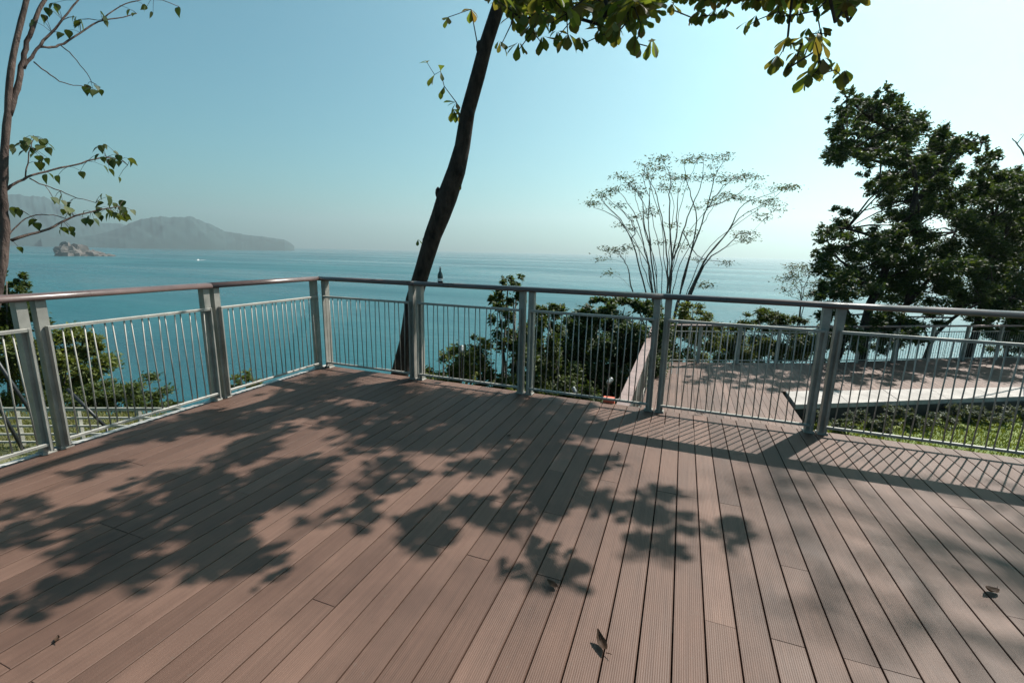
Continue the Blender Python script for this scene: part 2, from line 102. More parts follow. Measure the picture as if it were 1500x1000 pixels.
ROS = [(-1.87,4.27,4.02),(-1.62,4.21,3.97),(-1.28,5.14,5.23),(-1.63,3.9,3.78),(-1.58,3.79,3.62),(-0.94,4.98,5.22),(-0.85,3.78,3.54),(-0.7,4.26,4.14),(-0.57,4.13,3.97),(0.04,5.0,5.23),(-0.11,4.84,5.05),(-1.01,3.42,3.38),(-1.11,3.43,3.38),(-0.35,4.55,4.88),(-1.03,4.31,3.93),(-1.14,3.98,3.62),(-0.9,4.24,3.9),(-0.54,4.64,4.19),(-1.23,4.02,3.64),(-0.86,4.25,3.93),(-1.01,3.99,3.54),(-0.27,5.54,5.65),(-0.69,5.02,4.94),(-0.69,4.48,4.26),(0.05,5.42,5.32),(-0.59,4.9,4.79),(-0.76,4.65,4.48),(-0.43,4.0,3.48),(-0.61,4.08,3.49),(-0.18,4.3,3.81),(-0.64,4.22,3.62),(-0.32,4.35,3.85),(0.5,5.46,5.4),(0.28,5.34,5.24),(-0.01,5.28,5.14),(-0.26,4.66,4.44),(-0.58,4.0,3.54),(-0.51,3.89,3.46),(0.64,5.87,6.11),(-0.69,4.7,4.13),(-0.64,4.49,3.78),(-0.85,4.49,3.78),(-0.69,4.64,3.92),(-0.84,4.56,3.86),(0.11,5.89,5.57),(0.24,6.02,5.85),(0.35,6.32,6.2),(-0.08,5.81,5.58),(-0.13,5.73,4.68),(-0.3,5.57,4.68),(-0.64,5.26,4.18),(-0.36,5.37,4.26),(-0.29,5.8,4.58),(-0.63,5.6,4.26),(-0.74,5.12,3.94),(-0.44,5.62,4.51),(0.14,6.68,5.81),(0.31,6.44,5.64),(0.33,6.66,5.81),(0.19,6.31,5.68),(-0.21,6.05,5.1),(0.26,6.91,6.1),(0.01,6.5,5.84),(-0.57,4.85,3.94),(-0.79,4.77,3.86),(-0.8,4.74,3.86),(-0.57,4.82,3.94),(-0.38,4.93,4.02),(-0.68,4.94,4.0),(-0.6,4.8,3.94),(0.12,6.45,5.92),(0.1,5.98,5.52),(0.75,6.8,6.33),(0.24,6.02,5.35),(0.53,6.43,5.95),(-0.44,5.43,4.5),(0.15,4.94,4.01),(0.16,5.1,4.1),(0.48,5.63,5.07),(-0.96,5.13,4.27),(-0.99,4.94,4.05),(-1.15,4.78,3.94),(-0.93,4.93,4.02),(-0.76,5.55,5.02),(-0.52,5.94,5.51),(-0.61,5.85,5.21),(-1.55,4.7,3.86),(-1.5,4.69,3.86),(-0.61,6.18,5.75),(0.24,5.54,4.34),(0.23,5.66,4.49),(0.75,6.57,5.69),(0.17,6.06,4.66),(0.6,6.29,5.05),(0.87,7.07,6.03),(0.48,5.05,3.94),(0.42,4.96,3.86),(1.26,6.23,5.51),(0.75,5.31,4.02),(0.72,5.31,4.02),(1.07,5.94,4.93),(0.61,4.83,3.86),(0.51,4.77,3.78),(1.45,6.24,5.77),(-1.91,5.93,4.77),(-2.04,5.62,4.61),(-1.97,6.14,5.21),(-2.12,5.41,4.34),(-1.62,6.12,5.02),(-2.11,5.76,4.58),(-2.01,5.77,4.78),(-1.95,5.56,4.39),(-1.56,6.8,5.97),(-1.2,6.95,6.08),(-0.87,7.48,6.97),(-1.48,6.78,5.87),(-1.51,6.54,5.73),(-1.44,6.6,5.99),(-1.16,6.87,6.13),(-1.13,6.54,4.91),(-1.69,6.32,4.96),(-1.51,6.58,5.17),(-1.68,6.06,4.58),(-1.52,6.0,4.45),(-1.24,6.76,5.07),(-1.94,6.1,4.66),(-1.27,6.23,4.66),(-1.34,6.4,4.58),(-1.72,6.31,4.74),(-2.05,6.14,4.66),(-1.67,6.13,4.76),(-1.96,6.11,4.58),(-1.38,6.46,4.74),(-1.11,6.48,4.99),(-1.58,6.47,4.74),(-1.63,6.31,5.05),(-0.52,7.78,6.72),(-0.97,7.06,5.71),(-1.17,6.89,5.34),(-0.61,7.39,6.29),(-0.55,7.48,6.48),(-1.14,6.76,5.62),(-0.69,7.1,5.85),(-1.35,7.27,6.03),(-0.62,7.69,6.48),(-1.47,6.91,5.41),(-1.09,7.63,6.73),(-0.74,7.34,6.17),(-1.11,7.44,6.41),(-1.03,7.02,5.9),(-1.1,6.19,4.55),(-1.12,6.17,4.61),(-0.37,7.28,6.2),(0.15,6.48,4.67),(0.13,7.18,5.57),(-0.01,6.75,4.77),(0.52,7.24,5.45),(0.22,7.17,5.33),(0.09,6.35,4.66),(-0.04,6.56,4.66),(-0.03,6.91,5.07),(0.13,6.62,5.14),(0.19,6.48,4.74),(-0.17,6.38,4.66),(0.3,7.66,6.28),(0.67,7.76,6.26),(0.64,8.06,6.6),(0.76,8.19,6.91),(1.13,8.14,6.78),(0.49,7.53,6.33),(0.63,7.71,6.37),(0.68,7.49,6.03),(0.47,7.4,5.89),(0.43,6.98,4.9),(0.57,7.3,4.98),(0.39,7.01,4.9),(0.67,8.07,5.78),(0.41,7.83,5.53),(0.49,7.51,5.12),(0.61,7.15,5.37),(0.45,7.63,5.52),(0.27,7.55,5.4),(0.89,7.28,5.3),(0.92,7.99,5.7),(0.49,6.78,4.83),(0.73,7.28,4.98),(0.86,8.04,5.84),(0.22,7.58,5.38),(0.45,6.83,4.78),(0.26,7.32,5.28),(0.39,7.67,5.3),(0.5,7.84,5.4),(0.17,6.96,4.99),(1.66,8.75,6.92),(1.14,8.87,6.95),(1.04,7.6,6.01),(1.55,8.36,6.72),(1.2,7.76,5.9),(1.42,8.41,6.65),(0.55,7.84,5.99),(1.08,7.54,5.7),(1.19,7.8,6.23),(1.0,7.94,5.85),(0.75,7.52,5.68),(1.03,7.68,5.96),(1.09,8.44,6.5),(1.0,8.25,6.09),(0.93,7.29,5.57),(-0.16,7.56,5.76),(-0.73,6.56,4.73),(-0.11,7.17,5.6),(-0.38,6.8,4.92),(-0.22,6.79,4.88),(-0.59,6.91,5.02),(0.28,8.22,6.85),(0.45,8.07,6.47),(0.13,7.93,6.3),(-1.94,4.73,4.1),(-1.92,4.82,4.18),(-1.17,5.88,5.57),(0.14,7.49,5.06),(0.36,7.7,5.14),(0.37,7.26,4.98),(0.14,7.41,5.14),(0.26,7.9,5.22),(0.57,8.21,5.64),(0.33,8.04,5.46),(0.24,7.36,5.17),(0.37,7.68,5.14),(0.3,7.55,5.47),(0.47,7.61,5.33),(0.05,7.63,5.22),(0.26,7.88,5.38),(0.25,8.17,5.54),(-0.04,7.33,5.06),(0.38,8.0,5.64),(0.74,8.08,6.18),(0.88,8.1,6.28),(0.39,8.3,5.91),(0.72,8.53,6.44),(0.92,8.21,6.22),(1.05,8.52,6.72),(0.49,8.29,5.84),(0.87,7.61,5.06),(0.59,7.37,5.08),(0.87,7.84,5.3),(0.85,7.73,5.29),(0.81,6.99,4.9),(0.89,7.63,5.06),(0.99,7.59,4.98),(0.96,7.1,4.9),(0.79,7.59,5.06),(0.83,7.03,4.92),(0.78,7.66,5.47),(0.65,7.43,5.17),(0.63,7.07,4.88),(0.97,7.46,5.23),(1.36,8.15,6.43),(1.59,8.46,6.6),(1.6,8.62,6.67),(1.64,9.02,6.94),(1.56,8.08,6.03),(1.25,7.95,5.91),(1.34,8.23,6.07),(1.06,7.93,5.52),(1.32,7.94,6.11),(1.16,7.96,5.71),(1.29,7.82,5.77),(1.28,6.46,4.53),(1.0,6.67,4.5),(1.26,7.02,5.03),(1.27,7.01,4.98),(0.95,6.75,4.78),(1.08,6.62,4.66),(1.36,6.5,4.42),(1.28,6.31,4.36),(1.35,6.76,4.5),(1.23,6.96,4.74),(1.66,7.49,6.07),(1.78,7.62,5.91),(1.86,7.77,6.03),(1.74,7.8,6.41),(1.9,7.74,6.33),(1.81,7.25,5.74),(1.87,7.61,6.12),(1.92,7.74,5.85),(1.37,7.14,5.36),(1.44,6.6,4.77),(1.28,6.09,4.18),(1.25,6.21,4.34),(1.72,6.79,4.86),(1.57,6.87,4.67),(1.46,6.44,4.34),(2.37,7.9,6.56),(2.67,8.16,6.91),(2.0,7.31,5.86),(2.22,7.88,6.47),(2.36,7.91,6.56),(1.26,6.17,4.42),(1.22,6.12,4.34),(1.21,6.1,4.34),(1.6,6.52,4.95),(1.25,5.87,4.2),(1.58,6.35,5.0),(1.89,6.74,5.31),(1.87,6.92,5.4),(2.02,7.43,6.23),(1.0,5.47,4.22),(1.0,5.22,4.02),(1.02,5.44,4.1),(1.56,6.27,5.36),(1.35,5.77,4.73),(1.75,6.8,4.66),(1.4,6.57,4.42),(2.12,7.55,5.92),(1.86,6.6,5.28),(1.24,5.71,4.02),(1.31,5.66,4.26),(1.46,5.89,4.67),(1.55,6.16,4.75),(1.82,5.7,4.18),(1.99,6.11,4.6),(2.07,5.9,4.26),(1.97,5.69,4.19),(2.76,7.19,6.16),(2.89,7.46,6.4),(2.92,7.48,6.4),(2.24,6.55,4.79),(2.36,6.75,5.17),(2.67,7.32,5.91),(2.29,5.77,4.18),(2.36,5.85,4.18),(2.99,6.81,5.54),(1.97,5.5,4.17),(1.86,5.34,4.01),(2.92,6.95,6.27),(1.35,4.91,4.05),(1.39,4.82,3.86),(1.79,5.56,4.95),(0.68,5.38,4.1),(0.74,5.41,4.17),(1.06,6.04,4.98),(0.54,4.81,3.86),(0.79,5.23,4.37),(1.24,5.9,5.26),(1.7,5.97,4.4),(1.82,6.22,4.73),(2.57,7.55,6.49),(1.17,8.22,5.4),(1.29,8.55,5.56),(1.02,8.02,5.25),(1.18,8.36,5.3),(0.67,7.71,5.14),(0.49,7.53,4.98),(0.53,8.26,5.66),(0.99,8.06,5.58),(1.23,8.09,5.14),(0.83,8.5,5.86),(0.39,7.97,5.38),(1.78,8.72,5.77),(0.75,8.25,5.57),(1.59,9.0,5.97),(0.45,8.08,5.38),(1.42,8.29,5.22),(0.95,7.69,4.98),(0.68,7.84,5.22),(1.12,7.98,5.19),(0.93,7.74,5.06),(0.7,8.0,5.38),(1.3,8.45,5.38),(0.87,7.91,5.21),(1.63,8.46,5.3),(0.88,8.45,5.46),(0.73,8.39,5.46),(1.76,9.31,6.61),(1.7,9.39,6.79),(1.34,8.72,6.49),(1.08,9.06,6.92),(0.95,8.87,6.39),(2.06,9.06,6.43),(1.66,9.16,6.33),(1.46,9.07,6.63),(0.93,8.4,6.12),(1.53,8.5,6.0),(1.91,9.06,6.46),(1.24,7.24,4.98),(1.2,7.47,5.14),(1.51,7.56,4.87),(1.37,7.85,5.06),(1.54,8.0,5.22),(1.22,7.48,5.21),(0.99,7.38,4.85),(1.47,7.57,5.28),(1.43,7.66,4.98),(1.34,7.43,4.82),(1.14,7.64,5.05),(1.29,7.81,5.26),(1.76,8.04,5.46),(1.31,7.23,4.94),(1.47,8.14,5.83),(1.77,8.21,6.02),(2.3,8.76,6.97),(1.59,8.01,5.67),(1.7,8.36,6.34),(2.31,8.65,6.61),(2.34,8.58,6.43),(1.89,8.66,6.54),(1.79,8.26,5.72),(2.11,8.95,6.73),(-1.3,8.92,6.25),(-1.28,7.93,5.38),(-1.42,8.54,5.83),(-1.36,8.4,5.91),(-1.36,8.23,5.62),(-1.29,8.5,5.54),(-1.28,8.36,5.62),(-0.9,8.43,6.02),(-1.22,8.28,5.69),(-1.29,7.93,5.3),(-1.24,7.94,5.3),(-1.01,8.42,5.7),(-0.8,9.09,6.44),(-0.88,9.1,6.43),(-0.57,8.87,6.46),(-0.58,9.48,6.96),(-1.31,8.7,6.18),(-0.36,8.31,5.62),(0.05,9.06,6.52),(-0.73,7.97,5.52),(-0.84,7.81,5.22),(-0.77,8.09,5.27),(-0.81,7.71,5.22),(-0.28,8.09,5.62),(-0.16,8.64,6.24),(-0.35,8.38,5.66),(-0.55,8.4,5.7),(0.03,8.76,6.36),(-0.33,8.26,5.54),(0.01,8.77,6.48),(-0.28,9.0,6.57),(-0.39,8.6,6.21),(0.24,8.96,6.79),(0.19,9.36,6.88),(-0.1,8.73,6.37),(-0.3,8.58,6.25),(-0.09,8.05,5.64),(0.03,8.14,5.46),(0.1,8.14,5.56),(-0.09,7.83,5.22),(0.11,8.09,5.38),(-0.23,7.62,5.28),(-0.32,7.74,5.3),(-0.13,8.05,5.46),(-0.03,7.85,5.6),(0.18,7.82,5.46),(0.7,8.88,6.86),(0.51,8.86,6.82),(0.35,8.54,6.39),(0.34,8.47,6.07),(0.18,8.72,6.46),(0.89,8.95,6.9),(0.77,9.01,6.73),(0.9,8.27,5.56),(0.69,7.86,5.21),(0.94,7.95,5.3),(0.74,8.5,5.76),(0.68,8.13,5.38),(0.55,7.71,5.14),(0.8,7.74,5.24),(1.04,8.57,5.87),(0.79,8.62,6.05),(0.93,8.13,5.3),(0.88,8.05,5.3),(0.73,8.19,5.4),(1.41,9.23,6.8),(1.69,9.11,6.91),(1.49,8.8,6.63),(0.79,8.73,6.18),(1.22,8.52,6.4),(0.69,8.38,6.02),(1.15,8.96,6.61),(1.31,8.63,6.42),(1.21,7.76,5.17),(1.84,8.55,5.89),(1.84,8.51,5.78),(1.6,7.91,5.06),(1.3,7.75,5.06),(1.36,8.01,5.14),(2.14,9.07,6.82),(0.85,6.29,4.61),(0.98,6.44,4.92),(0.68,6.06,4.42),(0.93,6.56,5.08),(-0.4,8.61,5.95),(-0.33,8.31,5.7),(0.3,8.44,5.56),(0.22,8.49,5.7),(-0.35,8.07,5.57),(-0.76,7.79,5.17),(0.06,8.84,6.07),(0.24,8.45,5.57),(-0.12,8.31,5.71),(-0.33,8.14,5.52),(0.17,8.53,5.87),(-0.66,8.09,5.54),(0.22,8.46,5.54),(0.17,8.76,5.8),(-0.12,8.21,5.46),(0.13,8.48,5.54),(-0.39,8.7,6.19),(-0.86,7.85,5.22),(0.58,9.13,6.44),(-0.35,8.77,6.35),(0.01,9.15,6.63),(0.26,9.41,6.79),(-0.04,8.89,6.5),(-0.08,9.1,6.74),(-0.01,8.73,6.44),(0.15,9.41,6.97),(0.54,8.24,5.74),(0.85,8.31,5.77),(1.21,8.51,5.46),(0.87,8.75,5.78),(1.26,9.11,6.16),(0.94,8.61,5.66),(1.23,8.67,5.54),(1.26,9.15,6.17),(0.58,8.3,5.61),(0.47,8.4,5.54),(0.38,8.24,5.46),(1.23,8.44,5.38),(0.5,8.22,5.46),(0.86,8.5,5.54),(0.86,8.54,5.54),(0.85,8.26,5.5),(0.54,8.32,5.54),(0.72,8.57,5.73),(0.75,8.78,6.42),(0.99,8.8,6.17),(1.33,9.11,6.68),(0.95,8.55,5.88),(1.14,8.9,6.21),(0.93,8.48,5.93),(1.06,9.26,6.79),(1.35,9.15,6.31),(0.96,9.07,6.84),(-0.28,7.48,5.14),(-0.18,7.48,5.14),(-0.22,7.79,5.68),(-0.04,7.44,5.22),(-0.34,7.42,5.4),(-0.58,7.08,5.04),(-0.02,7.36,5.27),(-0.27,7.4,5.22),(0.05,7.89,5.69),(-0.63,7.12,5.09),(0.34,7.79,5.41),(-0.09,7.48,5.27),(0.37,7.99,5.93),(-0.2,7.08,4.98),(0.21,7.75,5.3),(0.73,8.71,6.69),(0.17,8.15,6.39),(-0.44,7.5,5.51),(0.46,8.21,6.48),(0.64,8.68,6.83),(0.33,8.59,6.86),(0.31,8.28,6.04),(0.49,8.52,6.45),(0.0,8.16,6.39),(-1.31,7.5,5.18),(-1.25,7.53,5.27),(-1.39,7.5,5.3),(-1.23,7.51,5.4),(-1.31,7.8,5.65),(-1.2,7.93,5.59),(-1.29,7.5,5.45),(-1.33,7.67,5.22),(-1.26,7.56,5.31),(-1.2,7.77,5.38),(-0.73,8.16,6.0),(-1.58,7.68,5.49),(-1.1,7.96,6.04),(-0.92,8.17,6.22),(-0.59,8.4,6.25),(-0.71,8.22,6.3),(-0.6,8.7,6.61),(-1.07,7.77,5.85),(-0.56,8.78,6.92),(-0.45,8.53,6.7),(0.64,6.77,5.06),(0.55,6.51,4.65),(0.26,6.75,4.9),(0.83,6.69,4.71),(0.72,6.79,5.01),(0.43,6.76,5.02),(0.39,6.75,4.74),(0.9,6.86,4.77),(1.86,8.49,6.94),(1.45,8.12,6.4),(1.14,7.84,6.59),(1.48,8.08,6.68),(1.15,7.68,6.24),(0.99,7.47,5.71),(0.63,6.85,5.22),(-1.11,4.43,3.78),(-1.03,4.46,3.89),(-1.17,4.41,3.7),(-0.95,4.68,3.99),(-1.3,4.49,3.95),(-0.24,5.86,5.69),(-0.15,6.11,5.9),(-0.83,5.22,4.92),(-0.79,4.95,4.48),(-1.15,5.9,4.62),(-1.19,5.82,4.5),(-1.13,5.83,4.53),(-1.22,5.74,4.34),(-1.13,5.82,4.42),(-0.3,7.11,6.11),(-0.34,6.77,5.85),(-0.78,6.39,5.17),(-0.8,6.28,5.21),(-0.77,7.12,5.13),(-1.13,7.12,4.92),(-0.9,6.94,4.82),(-1.09,6.75,4.82),(-1.25,7.23,5.32),(-1.16,6.89,4.82),(-0.93,6.97,5.12),(-1.25,6.77,4.74),(-0.93,7.33,5.62),(-0.74,7.25,5.12),(-0.34,8.38,6.67),(-0.78,7.32,5.61),(-0.37,8.15,6.39),(-0.48,7.74,5.77),(-0.49,7.47,5.57),(-0.3,8.26,6.39),(-0.71,8.01,6.3),(-1.1,5.37,4.26),(-0.95,5.56,4.43),(-0.81,5.83,4.8),(-0.59,6.48,5.6),(-0.83,6.02,5.14),(-1.55,4.18,3.78),(-1.55,4.17,3.78),(-1.52,3.99,3.62),(-0.92,5.06,5.11),(-0.98,4.98,4.84),(-1.21,3.78,3.54),(-1.0,3.95,3.7),(-0.71,4.61,4.59)]  # placed along sun rays; unseen upper layer added to thicken the deck shade
VIS = [(-1.39,3.78,3.24),(-1.6,4.15,3.61),(-1.42,3.95,3.52),(-1.27,3.76,3.35),(-1.21,3.83,3.28),(-1.25,3.81,3.46),(-1.06,3.57,3.3),(-1.2,4.21,3.47),(-0.95,3.65,3.19),(-0.93,3.92,3.27),(-0.96,3.6,3.36),(-1.04,4.16,3.59),(-0.83,4.22,3.53),(-0.75,3.85,3.29),(-0.63,3.72,3.26),(-0.6,3.88,3.33),(-0.7,4.24,3.44),(-0.48,3.81,3.19),(-0.44,3.81,3.29),(-0.35,3.66,3.09),(-0.56,3.91,3.39),(-0.77,4.25,3.65),(-1.7,4.13,3.42),(-0.37,5.83,4.29),(-0.12,5.75,4.13),(-0.05,5.64,4.1),(0.07,6.08,4.28),(0.16,5.63,4.08),(0.43,6.2,4.16),(0.49,5.94,4.11),(0.7,5.97,4.18),(0.74,6.02,4.15),(0.89,5.91,4.1),(1.07,6.09,4.19),(0.72,5.25,3.6),(0.64,5.19,3.43),(0.72,5.03,3.31),(0.78,5.09,3.4),(0.83,5.17,3.55),(1.0,5.99,3.94),(0.76,4.21,3.2),(1.15,6.15,3.99),(0.84,4.44,3.24),(0.83,4.36,3.03),(0.75,4.24,2.95),(0.83,4.26,3.05),(0.94,4.34,3.04),(0.97,4.21,2.94),(1.15,5.59,3.86),(1.32,5.87,3.96),(1.22,6.08,3.94),(1.38,5.91,4.07)]
SPR = [(-3.1,5.25,3.79),(-3.0,5.25,3.65),(-2.92,5.25,3.68),(-2.87,5.25,3.51),(-2.71,5.25,3.32),(-2.68,5.25,3.2),(-2.75,5.25,3.25),(-2.81,5.25,4.24),(-2.52,5.25,4.28),(-2.72,5.25,2.59),(-2.64,5.25,2.37),(-3.27,5.25,1.72),(-3.22,5.25,1.62)]
LEFT={
'main': [(-5.3,1.89,0.668),(-5.3,2.01,1.106),(-5.3,2.078,1.326),(-5.3,2.145,1.594),(-5.3,2.166,1.826),(-5.3,2.185,1.99),(-5.3,2.241,2.318),(-5.3,2.306,2.605),(-5.3,2.376,2.976),(-5.3,2.459,3.271),(-5.3,2.558,3.555),(-5.3,2.651,3.851)] ,
'r': [(-5.3,2.306,2.605),(-5.3,2.371,2.769),(-5.3,2.43,2.954),(-5.3,2.479,3.115),(-5.3,2.527,3.278),(-5.3,2.604,3.454),(-5.3,2.679,3.611),(-5.3,2.798,3.875)] ,
'r2': [(-5.3,2.454,3.003),(-5.3,2.521,3.11),(-5.3,2.589,3.219),(-5.3,2.691,3.364),(-5.3,2.784,3.499),(-5.3,2.932,3.726),(-5.3,3.027,3.908)] ,
'b1': [(-5.3,2.589,3.219),(-5.3,2.673,3.24),(-5.3,2.756,3.293),(-5.3,2.905,3.451),(-5.3,3.062,3.617),(-5.3,3.215,3.694),(-5.3,3.408,3.824)] ,
'b2': [(-5.3,2.533,3.072),(-5.3,2.599,3.031),(-5.3,2.693,2.975),(-5.3,2.781,2.975),(-5.3,2.885,2.997)] ,
'b3': [(-5.3,2.744,3.278),(-5.3,2.825,3.231),(-5.3,2.894,3.143),(-5.3,2.929,3.051)] ,
'l1': [(-5.3,2.194,1.991),(-5.3,2.271,2.066),(-5.3,2.347,2.121),(-5.3,2.481,2.186),(-5.3,2.654,2.261),(-5.3,2.807,2.335),(-5.3,2.968,2.401),(-5.3,3.095,2.405),(-5.3,3.142,2.356)] ,
'l1t': [(-5.3,2.347,2.121),(-5.3,2.372,2.235),(-5.3,2.409,2.373),(-5.3,2.449,2.469)] ,
'l1u': [(-5.3,2.372,2.113),(-5.3,2.465,2.07),(-5.3,2.564,2.036),(-5.3,2.677,1.99),(-5.3,2.821,1.962)] ,
'l2': [(-5.3,2.178,1.595),(-5.3,2.307,1.65),(-5.3,2.441,1.697),(-5.3,2.548,1.774),(-5.3,2.635,1.829),(-5.3,2.777,1.877),(-5.3,2.927,1.922),(-5.3,3.017,1.943)] ,
'l2t': [(-5.3,2.176,1.634),(-5.3,2.23,1.72),(-5.3,2.329,1.805),(-5.3,2.451,1.832),(-5.3,2.566,1.799)] ,
'top': [(-5.3,3.096,3.631),(-5.3,3.261,3.831),(-5.3,3.423,3.939),(-5.3,3.594,4.054),(-5.3,3.848,4.081)] ,
}
LL= [(-5.34,2.96,2.99),(-5.43,2.97,3.05),(-5.37,3.04,3.04),(-5.31,2.94,2.98),(-5.26,2.94,3.02),(-5.19,2.9,2.96),(-5.25,2.85,2.98),(-5.27,2.98,3.0),(-5.19,2.87,2.97),(-5.19,2.87,2.3),(-5.33,3.05,2.47),(-5.17,3.0,2.42),(-5.41,3.14,2.4),(-5.32,3.06,2.23),(-5.3,3.0,2.39),(-5.27,2.96,2.29),(-5.25,2.91,2.39),(-5.15,3.07,2.4),(-5.19,2.96,2.38),(-5.28,3.16,2.4),(-5.2,2.98,2.39),(-5.43,2.98,2.5),(-5.42,3.04,2.54),(-5.41,3.0,2.52),(-5.19,2.85,2.4),(-5.44,2.6,2.42),(-5.19,2.39,2.45),(-5.15,2.46,2.41),(-5.27,2.42,2.37),(-5.33,2.51,2.41),(-5.44,2.48,2.45),(-5.16,2.44,2.44),(-5.31,2.52,2.46),(-5.27,2.34,2.39),(-5.17,2.31,2.4),(-5.23,2.34,2.38),(-5.16,2.38,2.32),(-5.45,2.43,2.42),(-5.44,2.43,2.36),(-5.43,2.45,2.47),(-5.25,2.38,2.44),(-5.23,2.41,2.25),(-5.25,2.47,2.29),(-5.31,2.52,2.31),(-5.34,2.47,2.32),(-5.27,2.45,2.26),(-5.22,2.47,1.97),(-5.23,2.54,2.0),(-5.21,2.46,1.97),(-5.32,2.53,1.98),(-5.35,2.63,1.94),(-5.32,2.58,1.88),(-5.35,2.65,1.95),(-5.32,2.58,1.96),(-5.29,2.6,1.9),(-5.2,2.57,1.87),(-5.21,2.57,1.89),(-5.35,2.75,1.88),(-5.21,2.74,1.81),(-5.33,2.77,1.81),(-5.17,2.66,1.81),(-5.17,2.69,1.83),(-5.32,2.83,1.88),(-5.38,2.87,1.86),(-5.25,2.86,2.05),(-5.35,2.87,1.99),(-5.27,2.87,1.97),(-5.44,2.93,1.93),(-5.17,2.86,2.02),(-5.28,2.92,2.04),(-5.4,3.18,1.93),(-5.29,2.98,1.85),(-5.27,2.9,1.87),(-5.19,2.92,1.88),(-5.34,2.94,1.91),(-5.21,2.99,1.86),(-5.17,2.99,1.85),(-5.45,3.15,2.02),(-5.43,3.03,1.99),(-5.29,3.0,1.88),(-5.22,2.9,1.88),(-5.41,3.11,1.93),(-5.16,2.96,1.9),(-5.3,3.04,1.95),(-5.34,3.01,1.88),(-5.34,3.0,1.98),(-5.41,3.1,1.88),(-5.34,2.54,1.7),(-5.34,2.62,1.68),(-5.34,2.55,1.72),(-5.32,2.61,1.73),(-5.24,2.21,1.86),(-5.31,2.24,1.87),(-5.24,2.23,1.85),(-5.32,2.37,1.75),(-5.34,2.38,1.78),(-5.37,2.85,3.46),(-5.21,2.72,3.36),(-5.21,2.86,3.51),(-5.28,2.9,3.53),(-5.45,3.0,3.62),(-5.44,2.98,3.6),(-5.19,2.83,3.53),(-5.2,2.82,3.53),(-5.25,2.89,3.54),(-5.28,2.75,3.61),(-5.22,2.69,3.55),(-5.42,2.75,3.6),(-5.43,2.8,3.66),(-5.2,3.44,3.88),(-5.38,3.57,3.97),(-5.33,3.59,3.91),(-5.34,3.87,4.08),(-5.3,3.84,4.07),(-5.23,3.09,3.65),(-5.22,3.08,3.61),(-5.3,3.09,3.69),(-5.41,3.42,3.88),(-5.17,3.32,3.77),(-5.23,2.45,2.16),(-5.39,2.61,2.18),(-5.38,2.54,2.19),(-5.36,2.77,2.24),(-5.19,2.69,2.22),(-5.38,2.25,1.54),(-5.33,2.32,2.38),(-5.35,2.31,2.37),(-5.15,2.56,3.4),(-5.31,2.59,3.41),(-5.28,2.65,3.48),(-5.19,2.53,3.37)]
HAZE = 0.000112
FALLEN = [(-0.18, 1.64, 0.6, 0.085, 0.045, 0.9, 'dark brown curled leaf lying on the boards at the bottom centre'), (1.56, 2.66, 2.1, 0.08, 0.05, 0.8, 'brown curled leaf lying on the boards near the right edge'), (-0.46, 1.89, 1.3, 0.06, 0.04, 0.7, 'small brown leaf lying inside the round shadow blob'), (0.29, 4.8, 1.8, 0.09, 0.04, 0.6, 'dark leaf lying at the front edge of the deck'), (-0.36, 3.54, 0.3, 0.03, 0.02, 0.5, 'tiny leaf scrap on the boards just below the front railing shadow'), (-2.26, 0.84, 0.9, 0.03, 0.018, 0.5, 'tiny pale leaf scrap on the boards at the lower left'), (-1.3, 3.5, 2.4, 0.04, 0.03, 0.6, 'small dry leaf on the shaded boards in the middle distance')]

rng = random.Random(11)
npr = np.random.default_rng(7)

# ------------------------------------------------------------------ helpers
def tag(o, label=None, cat=None, group=None, kind=None):
    if label: o['label'] = label
    if cat: o['category'] = cat
    if group: o['group'] = group
    if kind: o['kind'] = kind
    return o

def mesh_obj(name, verts, faces, m, parent=None, smooth=False):
    me = bpy.data.meshes.new(name)
    me.from_pydata([tuple(v) for v in verts], [], [tuple(f) for f in faces])
    if smooth:
        me.polygons.foreach_set('use_smooth', [True] * len(me.polygons))
    me.materials.append(m)
    o = bpy.data.objects.new(name, me)
    C.objects.link(o)
    if parent: o.parent = parent
    return o

def inst(name, me, parent=None, mat=None):
    o = bpy.data.objects.new(name, me)
    C.objects.link(o)
    if parent: o.parent = parent
    if mat is not None: o.matrix_local = mat
    return o

def empty(name, loc):
    o = bpy.data.objects.new(name, None)
    C.objects.link(o)
    o.location = loc
    o.empty_display_size = 0.2
    return o

